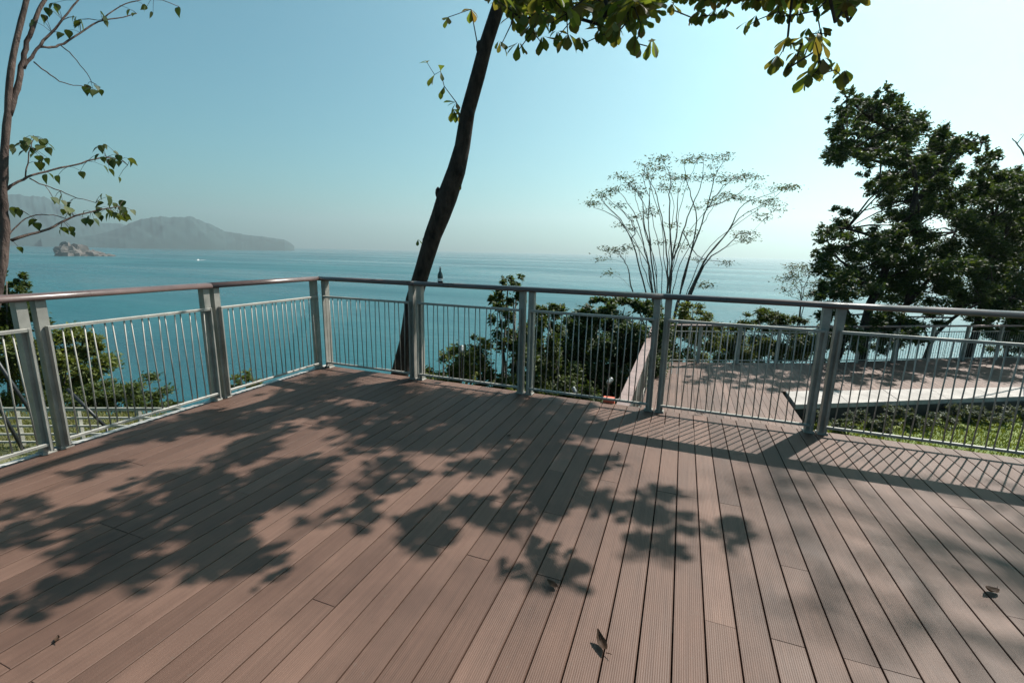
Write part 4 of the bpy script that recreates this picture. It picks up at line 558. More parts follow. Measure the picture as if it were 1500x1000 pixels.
rl = empty('deck_railing', (XL, YF, 0)); rl.rotation_euler = (0, 0, math.radians(90))
tag(rl, 'pale steel railing with brown handrail along the left edge of the main deck', 'railing')
# local x runs along -Y after mirroring by position: use negative positions
lp = [(y - YF, k) for y, k in ((-2.3, 'pair'), (-.99, 'pair'), (.43, 'pair'), (1.865, 'pair'), (3.235, 'pair'))] + [(0.0, 'last')]
# viewer's side is +X: local -y of a frame turned 90 degrees
railing(rl, lp, 1)
for a, b_, mb_ in ((-7.05, -4.285, 0), (-4.285, -1.5, 0), (-1.5, 0.0, 1)):
    mb = MB(); handrail_piece(mb, a + .001, b_ - .0015, 0, mb_); soft(mb.build('handrail', M_rail, rl))

# bottle on the handrail
bt = empty('bottle', (-2.66, YF, 1.2165)); tag(bt, 'small dark green bottle standing on the front handrail beside the leaning trunk', 'bottle')
mb = MB(); mb.lathe((0, 0, 0), [(.026, .0), (.031, .006), (.031, .085), (.026, .105), (.012, .128), (.010, .165)]); mb.build('bottle_body', M_bottle, bt, True)
mb = MB(); mb.lathe((0, 0, .1652), [(.012, 0), (.012, .018), (.010, .02)]); mb.build('cap', M_white, bt)
mb = MB(); mb.lathe((0, 0, 0.018), [(.0318, 0), (.0318, .03)]); mb.build('bottle_label', M_white, bt)

# garden spotlights and odds and ends just outside the front edge
def spot(loc, rz, tilt, label, h=.35):
    r = empty('garden_spotlight', loc); r.rotation_euler = (0, 0, rz); r.scale = (.75, .75, .75); h /= .75
    tag(r, label, 'spotlight', 'garden spotlights outside the front edge')
    mb = MB(); mb.tube([(0, 0, -h), (0, 0, 0)], .009, 8); mb.build('stake', M_black, r)
    mb = MB(); mb.box(-.035, .035, -.008, .008, -.005, .03); mb.build('bracket', M_black, r)
    d = Vector((0, math.cos(tilt), math.sin(tilt)))
    mb = MB(); o = Vector((0, 0, .03)); mb.tube([o - d * .05, o - d * .03, o + d * .05, o + d * .06], [.018, .032, .034, .03], 12); hd = mb.build('lamp_head', M_lamp, r)
    mb = MB(); mb.tube([o + d * .0601, o + d * .064], [.027, .025], 12); mb.build('lens', M_bottle, hd)
spot((-2.50, 4.97, .36), .4, .9, 'grey garden spotlight on a tall stake between second and third front posts', 2.2)
spot((-.66, 4.97, .17), -.5, .5, 'grey garden spotlight just above the orange box', 1.9)
spot((-1.04, 4.93, .02), 1.2, .9, 'low grey spotlight left of the orange box at the deck edge', 1.9)
ob = empty('orange_box', (-.63, 4.80, -.03)); tag(ob, 'small orange red plastic box outside the front railing near the ramp rail', 'box')
mb = MB(); mb.box(-.06, .06, -.012, .05, 0, .07, .006); mb.build('box_body', M_orange, ob)
mb = MB(); mb.box(-.063, .063, -.0145, .053, .0705, .086, .004); mb.build('lid', M_orange, ob)

# ------------------------------------------------------------------ lower deck
Z2 = -1.54
def far_y(x): return np.interp(x, [-.6, 3.95, 9.3, 14], [13.72, 15.72, 19.1, 21.4])
def cop_back(x): return np.interp(x, [2.5, 3.3, 8.44, 14], [11.95, 12.35, 15.05, 17.9])
def cop_front(x): return np.interp(x, [2.5, 3.05, 7.86, 14], [10.9, 11.21, 13.94, 17.2])
ld = MB()
for yy in np.arange(5.4, 13.5, .9): ld.box(-.5, 2.4, yy, yy + .06, Z2 - .2, Z2 - .028)
ld.box(-.62, -.56, 5.0, 13.7, Z2 - .5, Z2 - .027); ld.box(2.44, 2.47, 5.0, 10.85, Z2 - .4, Z2 - .03)
lower = ld.build('lower_deck', M_dark); tag(lower, kind='structure')
k = 0; x = -.56
while x < 13.3:
    xb = x + .125; xm = x + .06
    ya = 5.0 if xm < 2.45 else float(cop_back(xm)) + .01
    yb = float(far_y(xm))
    mb = MB(); mb.add([(xx, yy, z) for z in (Z2 - .026, Z2) for xx, yy in ((x, ya if xm < 2.45 else float(cop_back(x)) + .012), (xb, ya if xm < 2.45 else float(cop_back(xb)) + .012), (xb, float(far_y(xb))), (x, float(far_y(x))))],
                      [(3, 2, 1, 0), (4, 5, 6, 7), (0, 1, 5, 4), (1, 2, 6, 5), (2, 3, 7, 6), (3, 0, 4, 7)])
    mb.build('deck_board', M_deck2, lower)
    x += PITCH
path = MB(); path.prism([(2.54, float(cop_front(2.54)) + .05), (14, float(cop_front(14)) + .05), (14, float(cop_back(14)) - .05), (2.54, float(cop_back(2.54)) - .05)], Z2 - .6, Z2 - .092)
pa = path.build('path', M_dark); tag(pa, kind='structure')
xs_ = [2.54 + i * 1.15 for i in range(11)]
for a, c in zip(xs_[:-1], xs_[1:]):
    mb = MB(); g = .006
    mb.prism([(a + g, float(cop_front(a + g))), (c - g, float(cop_front(c - g))), (c - g, float(cop_back(c - g)) - .004), (a + g, float(cop_back(a + g)) - .004)], Z2 - .09, Z2 + .012 + rb.uniform(-.003, .003))
    mb.build('coping_slab', M_conc, pa)

def low_rail(root, a, b, n_post, wide=.0, cap_w=.15):
    a, b = Vector(a), Vector(b); L = (b - a).length; d = (b - a) / L
    root.location = a; root.rotation_euler = (0, 0, math.atan2(d.y, d.x))
    for q in range(n_post + 1):
        x = L * q / n_post
        p = inst('post', LPOST, root, Matrix.Translation((x, 0, 0)))
    for q in range(n_post):
        x0, x1 = L * q / n_post + .05, L * (q + 1) / n_post - .05
        mb = MB(); mb.box(x0, x1, -.018, .018, .93, .955, .003); pan = mb.build('infill_panel', M_steel, root)
        mb = MB(); mb.box(x0, x1, -.018, .018, .07, .095, .003); mb.build('bottom_rail', M_steel, pan)
        k = max(3, round((x1 - x0) / .105)); sp = (x1 - x0) / (k + 1)
        for w in range(k):
            inst('baluster', ROD, pan, Matrix.Translation((x0 + sp * (w + 1), 0, .075)))
        mb = MB(); mb.box(L * q / n_post + .001, L * (q + 1) / n_post - .001, -cap_w / 2, cap_w / 2, 1.10, 1.145, .005)
        mb.build('handrail', M_rail2, root)
LPOST = box_mesh('post', .075, .075, 1.098, M_steel)
M_rail2 = m_plain('weathered_pink_brown_rail', (.24, .165, .15), .5, 0, .3, 4, .15, .4)
r2 = empty('lower_railing', (0, 0, 0)); tag(r2, 'lower deck side railing with pinkish brown handrail running towards the sea', 'railing')
low_rail(r2, (-.60, 5.05, Z2), (-.60, 13.45, Z2), 6, cap_w=.17)
r3 = empty('lower_railing', (0, 0, 0)); tag(r3, 'lower deck far railing in front of the green shrubs', 'railing')
low_rail(r3, (-.45, 13.70, Z2), (3.95, 15.64, Z2), 4, cap_w=.12)
r4 = empty('lower_railing', (0, 0, 0)); tag(r4, 'shaded lower deck railing under the big dark tree', 'railing')
low_rail(r4, (4.08, 15.72, Z2), (13.2, 20.95, Z2), 8, cap_w=.12)

# lawn beside the lower deck
mb = MB(); mb.prism([(2.56, 4.9), (13, 4.9), (13, float(cop_front(13)) - .02), (2.56, float(cop_front(2.56)) - .02)], -2.2, -1.92)
tag(mb.build('lawn', M_lawn), kind='structure')

# ------------------------------------------------------------------ vegetation
def set_tint(me, vals):
    a = me.attributes.new('tint', 'FLOAT', 'POINT'); a.data.foreach_set('value', np.asarray(vals, dtype=np.float32))

def leaves(name, P, size, m, parent=None, up=.35, aspect=.5, droop=.0, jit=.35, kind='stuff', seed=0, out=None):
    """P: leaf base points (n,3). Each leaf is a folded rhombus-like blade of two quads, turned at random."""
    r = np.random.default_rng(seed); P = np.asarray(P, float); n = len(P)
    nrm = r.normal(size=(n, 3)); nrm[:, 2] = np.abs(nrm[:, 2]) + up * 2
    nrm /= np.linalg.norm(nrm, axis=1, keepdims=True)
    d = r.normal(size=(n, 3)) if out is None else out + r.normal(size=(n, 3)) * .45
    d[:, 2] -= droop
    d -= nrm * np.sum(d * nrm, 1, keepdims=True); d /= np.linalg.norm(d, axis=1, keepdims=True) + 1e-9
    s = np.cross(nrm, d); L = size * (1 + r.uniform(-jit, jit, (n, 1))); W = L * aspect * .5
    v = np.stack([P, P + d * L * .45 + s * W + nrm * W * .35, P + d * L - nrm * L * .12, P + d * L * .45 - s * W + nrm * W * .35, P + d * L * .5], 1).reshape(-1, 3)
    i = np.arange(n) * 5
    f = np.stack([np.stack([i, i + 4, i + 1], 1), np.stack([i + 1, i + 4, i + 2], 1), np.stack([i, i + 3, i + 4], 1), np.stack([i + 4, i + 3, i + 2], 1)], 1).reshape(-1, 3)
    me = bpy.data.meshes.new(name)
    me.vertices.add(len(v)); me.vertices.foreach_set('co', v.ravel())
    me.loops.add(len(f) * 3); me.loops.foreach_set('vertex_index', f.ravel().astype(np.int32))
    me.polygons.add(len(f)); me.polygons.foreach_set('loop_start', np.arange(len(f), dtype=np.int32) * 3)
    me.update(calc_edges=True)
    set_tint(me, np.repeat(r.uniform(0, 1, n), 5)); me.materials.append(m)
    o = bpy.data.objects.new(name, me); C.objects.link(o)
    if parent: o.parent = parent
    if kind: o['kind'] = kind
    return o

def clump_points(c, rx, ry, dens, leaf, r):
    """leaf points gathered round twig tips on and in an ellipsoid; returns points and outward directions"""
    tips = max(5, int(9 * (rx * ry) ** .0 * dens ** .5 * max(.6, (rx + ry) / leaf / 14)))
    tips = min(tips, 60)
    U_ = r.normal(size=(tips, 3)); U_ /= np.linalg.norm(U_, axis=1, keepdims=True)
    rad = r.uniform(.4, 1.22, (tips, 1)) ** .8
    T = U_ * rad * np.array([rx, rx, ry])
    area = 4 * math.pi * rx * ry; n = int(dens * area / (leaf * leaf * .3)); n = min(max(n, 24), 5200)
    k = r.integers(0, tips, n)
    sub = np.array([rx, rx, ry]) * .27
    o = r.normal(size=(n, 3)) * sub * .55
    return np.array(c) + T[k] + o, U_[k]

def bush(name, label, cl, leaf, m, group=None, cat='shrub', dens=1.2, seed=0, bark=None, up=.3, stems=5):
    r = np.random.default_rng(seed)
    lo = min(cl, key=lambda c: c[2]); bx, by = lo[0], lo[1]; g = gz(bx, by)
    root = empty(name, (bx, by, g)); tag(root, label, cat, group)
    pts, outs = [], []
    for c in cl:
        p_, o_ = clump_points(c[:3], c[3], c[4], dens, leaf, r); pts.append(p_); outs.append(o_)
    base = np.array([bx, by, g])
    leaves('foliage', np.concatenate(pts) - base, leaf, m, root, up=up, seed=seed + 5, out=np.concatenate(outs))
    mb = MB()
    for q, c in enumerate(cl):
        e = Vector(c[:3]) - Vector(base); a = Vector((r.uniform(-.15, .15), r.uniform(-.15, .15), -.15))
        mid = (a + e) / 2 + Vector((r.uniform(-.2, .2), r.uniform(-.2, .2), .15)) * min(1, e.length * .3)
        rr = .012 + .008 * e.length
        mb.tube([a, (a + mid) / 2 + Vector((r.uniform(-.05, .05), r.uniform(-.05, .05), 0)), mid, e], [rr, rr * .8, rr * .6, rr * .25], 5)
    mb.build('stem', bark or M_bark_grey, root, True)
    return root
GB = 'shrubs on the slope beyond the front railing'
bush('leafy_shrub', 'tall narrow sapling rising above the front handrail right of the leaning trunk', B['b_sapling'], .085, M_bush, GB, dens=1.6, seed=1)
bush('leafy_shrub', 'low rounded yellow green shrub behind the front railing beside the leaning trunk', B['b_low'], .08, M_bushy, GB, dens=1.8, seed=2)
bush('leafy_shrub', 'leafy green shrub just right of the third front post', B['b_mid'], .09, M_bush, GB, dens=2.2, seed=3)
bush('leafy_shrub', 'dense dark shrub mass left of the pinkish ramp handrail', B['b_dark'], .10, M_banyan, GB, dens=4.0, seed=4)
GH = 'shrubs behind the lower deck railing'
bush('hedge_shrub', 'green shrub under the vase-shaped bare tree behind the lower railing', B['b_hedge1'], .11, M_bushy, GH, dens=2.2, seed=5)
bush('hedge_shrub', 'low green shrub midway along the far lower railing', B['b_hedge2'], .11, M_bushy, GH, dens=2.2, seed=6)
bush('hedge_shrub', 'round topped dark green shrub rising between handrail and sea', B['b_round'], .11, M_bush, GH, dens=2.4, seed=7)
bush('hedge_shrub', 'shaded shrub at the right end of the far lower railing', B['b_hedge3'], .12, M_bush, GH, dens=2.4, seed=8)
GL = 'shrubs beyond the rail fence at lower left'
bush('leafy_shrub', 'tall green tree-like shrub at the far left edge behind the left railing', B['l_tall'], .17, M_bush, GL, dens=2.2, seed=9)
bush('leafy_shrub', 'broad bright green shrub seen through the left railing by the double post', B['l_mid'], .17, M_bushy, GL, dens=2.4, seed=10)
bush('leafy_shrub', 'low spreading shrub above the rail fence seen through the left railing', B['l_low'], .14, M_bush, GL, dens=2.6, seed=11)
bush('leafy_shrub', 'small low shrub at the foot of the left railing near the corner', B['l_small'], .12, M_bushy, GL, dens=2.0, seed=12)

# grey-green shrubs between lawn and coping
rs = random.Random(9)
for q in range(9):
    x = 3.2 + q * .72 + rs.uniform(-.15, .15); y = float(cop_front(x)) - .45 + rs.uniform(-.1, .1); s = rs.uniform(.26, .36)
    pos_w = ['nearest the double post', 'second from the double post', 'third from the double post', 'fourth from the double post', 'fifth from the double post', 'sixth from the double post', 'seventh from the double post', 'eighth from the double post', 'farthest from the double post'][q]
    bush('low_shrub', 'grey green low shrub below the pale coping, ' + pos_w, [(x, y, -1.72, s, s * .6), (x + .2, y - .1, -1.78, s * .8, s * .5), (x - .22, y + .05, -1.78, s * .8, s * .5)], .06, M_greyleaf, 'low shrubs below the coping', dens=1.0, seed=40 + q)

# ---- tree limbs from polylines
def limb(mb, pts, r0, r1, n=7, wob=0.0, seed=0):
    r = random.Random(seed); P = [Vector(p) for p in pts]; Q = []
    for a, b_ in zip(P[:-1], P[1:]):
        for k in range(3):
            Q.append(a.lerp(b_, k / 3))
    Q.append(P[-1])
    for _ in range(2):
        Q = [Q[0]] + [(Q[i - 1] + Q[i] * 2 + Q[i + 1]) / 4 for i in range(1, len(Q) - 1)] + [Q[-1]]
    if wob: Q = [q + Vector((r.uniform(-wob, wob), r.uniform(-wob, wob), r.uniform(-wob, wob))) for q in Q]
    m_ = len(Q) - 1
    mb.tube(Q, [(r0 + (r1 - r0) * i / m_) * (1 + r.uniform(-.07, .07)) for i in range(len(Q))], n)

# ---- leaning almond tree
TR = [(-3.86, 5.25, -1.6), (-3.74, 5.25, -0.8), (-3.61, 5.25, -0.14), (-3.47, 5.25, 0.34), (-3.36, 5.25, 0.92), (-3.2, 5.25, 1.36), (-3.05, 5.25, 1.77), (-2.94, 5.25, 2.0), (-2.84, 5.25, 2.24), (-2.71, 5.25, 2.55), (-2.63, 5.25, 2.82), (-2.56, 5.25, 3.2), (-2.43, 5.25, 3.58), (-2.33, 5.25, 3.9), (-2.16, 5.25, 4.32), (-2.0, 5.2, 4.73), (-1.82, 5.15, 5.1), (-1.6, 5.1, 5.55), (-1.35, 5.1, 6.0)]
RR = [0.19, 0.155, 0.125, 0.112, 0.106, 0.103, 0.11, 0.118, 0.126, 0.112, 0.094, 0.086, 0.084, 0.078, 0.073, 0.067, 0.056, 0.043, 0.03]
g = gz(-3.95, 5.25)
alm = empty('almond_tree', (-3.95, 5.25, g)); tag(alm, 'leaning dark-trunked tree with large leaves overhanging the front of the deck', 'tree')
off = Vector((3.95, -5.25, -g))
mb = MB(); TRV = [Vector((-3.95, 5.25, g - .2))] + [Vector(t) for t in TR]
mb.tube([t + off for t in TRV], [.24] + RR, 14)
trunk = mb.build('trunk', M_bark_dark, alm, True)
for q, (i_, sx) in enumerate(((9, -1), (10, 1), (7, -1), (12, 1), (5, 1), (14, -1))):
    c = TRV[i_] + off + Vector((sx * RR[i_ - 1] * .8, -.05, rs.uniform(-.1, .1))); mb = MB()
    vs, fs = [], []
    mb.lathe(c - Vector((0, 0, .07)), [(.01, 0), (.030, .03), (.036, .07), (.030, .11), (.01, .14)], 9)
    mb.build('knot', M_bark_dark, trunk, True)
# branches: connect the leaf rosettes to the trunk by a minimum tree
nodes = [np.array(t) for t in TR[12:]]; parent = [-1] + list(range(len(nodes) - 1)); ntr = len(nodes)
rem = [np.array(p_) for p_ in ROS + VIS]
cost0 = [None] * len(rem)
arr = np.array(rem); best = np.full(len(rem), 1e9); bi = np.zeros(len(rem), int)
def upd(j):
    d = np.linalg.norm(arr - nodes[j], axis=1) + (.35 if j < ntr else 0)
    w = d < best; best[w] = d[w]; bi[w] = j
for j in range(len(nodes)): upd(j)
alive = np.ones(len(rem), bool); tipnode = {}
while alive.any():
    q = int(np.argmin(np.where(alive, best, 1e9))); alive[q] = False
    a = nodes[bi[q]]; b_ = arr[q] - np.array([0, 0, .06]); L = np.linalg.norm(b_ - a); cur = int(bi[q])
    seg = max(1, int(L / .35))
    for s in range(1, seg + 1):
        pt = a + (b_ - a) * s / seg
        if s < seg: pt = pt + np.array([npr.uniform(-.05, .05), npr.uniform(-.05, .05), npr.uniform(-.02, .08)])
        nodes.append(pt); parent.append(cur); cur = len(nodes) - 1; upd(cur)
    tipnode[q] = cur
w = np.zeros(len(nodes))
for j in tipnode.values(): w[j] += 1
for j in range(len(nodes) - 1, 0, -1):
    if parent[j] >= 0: w[parent[j]] += w[j]
mb = MB()
for j in range(ntr, len(nodes)):
    pj = parent[j]; ra = min(.024, .0034 * max(1, w[pj]) ** .42); rb_ = min(.024, .0034 * max(1, w[j]) ** .42)
    mb.tube([Vector(nodes[pj]) + off, Vector(nodes[j]) + off], [min(ra, rb_ * 1.6), rb_], 5, cap=False)
for a, b_ in ((SPR[4], SPR[0]), (SPR[5], SPR[4]), (SPR[7], TR[11])):
    pass
mb.tube([Vector(p_) + off for p_ in ((-2.60, 5.25, 2.95), SPR[5], SPR[4], SPR[3], SPR[2], SPR[1], SPR[0])], [.008, .007, .006, .005, .004, .004, .003], 5)
mb.tube([Vector(p_) + off for p_ in ((-2.40, 5.25, 3.75), SPR[8], SPR[7])], [.008, .006, .004], 5)
tag(mb.build('branch', M_bark_dark, alm, True), kind='stuff')

def leaf_mesh(name, L, W, m, kind='obovate', curl=.15):
    prof = {'obovate': [(0, .04), (.25, .32), (.5, .72), (.72, 1.0), (.88, .8), (1.0, .08)],
            'heart': [(0, .35), (.08, .85), (.3, 1.0), (.55, .75), (.8, .28), (1.0, .02)],
            'dry': [(0, .05), (.3, .7), (.55, 1.0), (.8, .6), (1.0, .03)]}[kind]
    vs, fs = [], []
    for t, w_ in prof:
        z = -curl * L * t * t
        vs += [(-w_ * W / 2, t * L, z + .22 * w_ * W / 2), (0, t * L, z), (w_ * W / 2, t * L, z + .22 * w_ * W / 2)]
    for i in range(len(prof) - 1):
        a = i * 3; fs += [(a, a + 1, a + 4, a + 3), (a + 1, a + 2, a + 5, a + 4)]
    me = bpy.data.meshes.new(name); me.from_pydata(vs, [], fs); me.materials.append(m)
    me.polygons.foreach_set('use_smooth', [True] * len(me.polygons)); set_tint(me, [rs.random()] * len(vs)); return me
ALM = [leaf_mesh('leaf', L, W, M_almond, 'obovate', c) for L, W, c in ((.14, .072, .15), (.115, .062, .3), (.155, .078, .08), (.09, .05, .4), (.125, .066, -.12), (.10, .06, .55))]
def rosette(p_, r, n_, pitch0=-.1):
    out = []
    a0 = r.uniform(0, 6.28)
    for k in range(n_):
        az = a0 + k * 2.39996 + r.uniform(-.3, .3); el = pitch0 + r.uniform(-.75, .35)
        M_ = Matrix.Translation(p_) @ Matrix.Rotation(az, 4, 'Z') @ Matrix.Rotation(el, 4, 'X') @ Matrix.Rotation(r.uniform(-.5, .5), 4, 'Y') @ Matrix.Translation((0, .012, 0)) @ Matrix.Scale(r.uniform(.75, 1.15), 4)
        out.append((r.randrange(len(ALM)), M_))
    return out
crown = None
rr_ = random.Random(77)
bulk_v, bulk_f, bulk_t = [], [], []
crown_leaves = []
for p_ in ROS:
    for k, M_ in rosette(Vector(p_) + off, rr_, rr_.randint(8, 11)):
        M_ = M_ @ Matrix.Scale(1.18, 4); me = ALM[k]; n0 = len(bulk_v); t_ = rr_.random()
        bulk_v += [tuple(M_ @ v.co) for v in me.vertices]; bulk_f += [tuple(i + n0 for i in f.vertices) for f in me.polygons]; bulk_t += [t_] * len(me.vertices)
cm = bpy.data.meshes.new('crown'); cm.from_pydata(bulk_v, [], bulk_f); cm.materials.append(M_almond); set_tint(cm, bulk_t)
cm.polygons.foreach_set('use_smooth', [True] * len(cm.polygons))
crown = inst('crown', cm, alm); crown['kind'] = 'stuff'
nl = 0
for p_ in VIS:
    for k, M_ in rosette(Vector(p_) + off, rr_, rr_.randint(4, 7), -.65):
        if nl < 262: inst('leaf', ALM[k], crown, M_); nl += 1
SM = [leaf_mesh('leaf', L, W, M_almond, 'obovate', .2) for L, W in ((.15, .075), (.12, .06))]
for q, p_ in enumerate(SPR):
    for k in range(2 if q < 4 or q > 8 else 4):
        M_ = Matrix.Translation(Vector(p_) + off) @ Matrix.Rotation(rr_.uniform(0, 6.28), 4, 'Z') @ Matrix.Rotation(rr_.uniform(-1.2, .3), 4, 'X') @ Matrix.Scale(1.0 if q < 9 else .6, 4)
        if nl < 300: inst('leaf', SM[(q + k) % 2], crown, M_); nl += 1

# ---- slim tree at the left edge
g = gz(-5.4, 1.5)
slim = empty('slim_tree', (-5.4, 1.5, g)); tag(slim, 'slim reddish-grey tree with sparse heart-shaped leaves beyond the left railing', 'tree')
off2 = Vector((5.4, -1.5, -g))
mb = MB(); limb(mb, [Vector((-5.45, 1.45, g - .2)) + off2, Vector((-5.36, 1.65, -.6)) + off2] + [Vector(t) + off2 for t in LEFT['main']], .045, .015, 9, .004, 3)
tk = mb.build('trunk', M_bark_pale, slim, True)
for key, r0, r1 in (('r', .024, .013), ('r2', .014, .005), ('b1', .010, .004), ('b2', .006, .003), ('b3', .005, .0025), ('l1', .011, .004), ('l1t', .006, .003), ('l1u', .006, .003), ('l2', .012, .004), ('l2t', .006, .003), ('top', .006, .003)):
    mb = MB(); limb(mb, [Vector(t) + off2 for t in LEFT[key]], r0, r1, 6, .005, hash(key) % 97 if False else len(key) + int(r0 * 1e4)); mb.build('branch', M_bark_pale, slim, True)
HRT = [leaf_mesh('leaf', L, W, M_heart, 'heart', c) for L, W, c in ((.085, .07, .15), (.07, .058, .25), (.095, .075, .1))]
tw = MB(); allb = [Vector(t) for kk in LEFT if kk not in ('main', 'r') for t in LEFT[kk]]
for q, p_ in enumerate(LL):
    v = Vector(p_); nb = min(allb, key=lambda t: (t - v).length)
    tw.tube([nb + off2, (nb + v) / 2 + off2 + Vector((0, 0, .01)), v + off2], [.002, .0017, .0012], 4)
    M_ = Matrix.Translation(v + off2) @ Matrix.Rotation(rr_.uniform(0, 6.28), 4, 'Z') @ Matrix.Rotation(rr_.uniform(-1.5, -.5), 4, 'X') @ Matrix.Rotation(rr_.uniform(-.6, .6), 4, 'Y') @ Matrix.Scale(rr_.uniform(.7, 1.1), 4)
    inst('leaf', HRT[q % 3], tk, M_)
tag(tw.build('twig', M_bark_pale, slim, True), kind='stuff')

# ---- vase-shaped nearly bare tree
def spray_tree(name, label, stems, sprays, r0, bark, leafm, wl, nleaf, flat, seed):
    r = np.random.default_rng(seed); b0 = stems[len(stems) // 3][0]; g = gz(b0[0], b0[1]); base = Vector((b0[0], b0[1], g))
    root = empty(name, base); tag(root, label, 'tree')
    mb = MB(); mb.tube([Vector((0, 0, -.3)), Vector((0, 0, max(.3, (b0[2] - g) * .5)))], [r0 * 2.2, r0 * 1.6], 8)
    top = Vector((0, 0, max(.25, (b0[2] - g) * .45)))
    mb.build('trunk', bark, root, True)
    allp = []
    for q, s in enumerate(stems):
        pts = [Vector(t) - base for t in s]
        low = pts[0].z < (b0[2] - g) + .25
        if low: pts = [top, (top + pts[0]) / 2 + Vector((0, 0, -.05))] + pts
        mb = MB(); limb(mb, pts, r0 * ((.75 if q < 18 else .34) if low else .4), r0 * .14, 6, .03, q + seed); mb.build('branch', bark, root, True)
        allp += pts
    mb = MB(); P = []; O = []
    for s in sprays:
        v = Vector(s) - base; nb = sorted(allp, key=lambda t: (t - v).length + max(0, t.z - v.z) * 2)[0]
        mb.tube([nb, nb.lerp(v, .5) + Vector((r.uniform(-.1, .1), r.uniform(-.1, .1), .05)), v], [r0 * .13, r0 * .10, r0 * .06], 4)
        k = nleaf
        q = r.normal(size=(k, 3)) * np.array([wl, wl, wl * flat]) + np.array(v)
        P.append(q); O.append(q - np.array(v))
        for _ in range(4):
            e = q[r.integers(0, k)]; mb.tube([v, Vector(e)], [r0 * .05, r0 * .03], 3)
    tag(mb.build('twig', bark, root, True), kind='stuff')
    leaves('foliage', np.concatenate(P), .115, leafm, root, up=.5, aspect=.42, seed=seed, out=np.concatenate(O))
    return root
spray_tree('vase_tree', 'vase-shaped nearly bare tree with many thin stems rising behind the front handrail', B['vase_stems'], B['vase_sprays'], .06, M_bark_grey, M_feather, .19, 66, .34, 5)
spray_tree('sparse_tree', 'small sparse feathery tree beside the big dark tree', B['sp_stems'], B['sp_sprays'], .035, M_bark_grey, M_feather, .17, 60, .5, 6)

# ---- big dark fig trees on the right
def fig(name, label, cl, trunks, leaf, seed, dens):
    r = np.random.default_rng(seed); b0 = trunks[0][0]; g = gz(b0[0], b0[1]); base = Vector((b0[0], b0[1], g))
    root = empty(name, base); tag(root, label, 'tree')
    for q, s in enumerate(trunks):
        pts = [Vector(t) - base for t in s]
        low = pts[0].z < 2.2 and pts[0].z + g < -.3
        if low: pts = [Vector((pts[0].x, pts[0].y, gz(s[0][0], s[0][1]) - g - .2))] + pts
        mb = MB(); limb(mb, pts, .20 if q == 0 else (.11 if low else .085), .03, 8, .03, q + seed)
        mb.build('trunk' if low else 'branch', M_bark_dark, root, True)
    allp = [Vector(t) - base for s in trunks for t in s[1:]]
    mb = MB(); P = []; O = []
    for c in cl:
        v = Vector(c[:3]) - base; nb = min(allp, key=lambda t: (t - v).length)
        mb.tube([nb, nb.lerp(v, .5) + Vector((r.uniform(-.15, .15), r.uniform(-.15, .15), .08)), v], [.035, .025, .012], 5)
        p_, o_ = clump_points(tuple(v), c[3], c[4], dens, leaf, r); P.append(p_); O.append(o_)
    for q in range(16):
        t = allp[r.integers(0, len(allp))]
        if t.z > 1.5: mb.tube([t, t + Vector((r.uniform(-.1, .1), r.uniform(-.1, .1), -r.uniform(.8, 1.6)))], [.012, .005], 4)
    tag(mb.build('branch', M_bark_dark, root, True), kind='stuff')
    leaves('foliage', np.concatenate(P), leaf, M_banyan, root, up=.2, seed=seed, out=np.concatenate(O))
fig('fig_tree', 'big dark evergreen tree with ragged crown behind the lower deck', B['banyan'], B['ban_trunks'], .115, 21, 1.0)
fig('fig_tree', 'dark evergreen tree at the right edge, next to the bigger one', B['banyan2'], B['ban2_trunks'], .115, 22, 1.0)

# bare twig entering at the right edge
tr_ = B['twig_r']; bz = gz(8.6, 7.5)
tb = Vector((tr_[0][0] + .6, tr_[0][1] - .2, bz)); bt_ = empty('tall_tree', tb); tag(bt_, 'bare forked twig of a tall tree entering at the right edge of the sky', 'tree')
mb = MB(); limb(mb, [Vector((0, 0, -.2)), Vector((.25, 0, 2.0)), Vector((.45, .3, 5.0)), Vector((9.2, 11.2, 8.2)) - tb, Vector((7.6, 11.0, 11.2)) - tb], .11, .03, 9, .02, 4); mb.build('trunk', M_bark_grey, bt_, True)
mb = MB(); limb(mb, [Vector((.25, 0, 2.0))] + [Vector(t) - tb for t in tr_], .03, .010, 6, .01, 4)
e = Vector(tr_[2]) - tb
mb.tube([e, e + Vector((.12, .05, .22)), e + Vector((.30, .1, .26))], [.012, .008, .005], 5); tag(mb.build('branch', M_bark_grey, bt_, True), kind='stuff')
P_ = [tuple(e + Vector((.25 + rs.uniform(-.1, .1), .1, .26 + rs.uniform(-.05, .05)))) for _ in range(14)]
mb = MB(); top_ = [Vector((9.2, 11.2, 8.2)) - tb, Vector((8.4, 11.1, 9.7)) - tb, Vector((7.6, 11.0, 11.2)) - tb]
for q in range(34):
    dx, dy, hh = rs.uniform(.5, 2.4), rs.uniform(2.2, 4.0), rs.uniform(9.5, 12.5)
    c_ = Vector((dx + .467 * hh, dy + .74 * hh, hh)) - tb; nb = min(top_, key=lambda t: (t - c_).length)
    mb.tube([nb, nb.lerp(c_, .5) + Vector((rs.uniform(-.2, .2), rs.uniform(-.2, .2), .15)), c_], [.02, .014, .006], 5)
    P_ += [tuple(c_ + Vector((rs.gauss(0, .16), rs.gauss(0, .16), rs.gauss(0, .10)))) for _ in range(rs.randint(14, 34))]
tag(mb.build('twig', M_bark_grey, bt_, True), kind='stuff')
leaves('foliage', P_, .10, M_feather, bt_, seed=3)

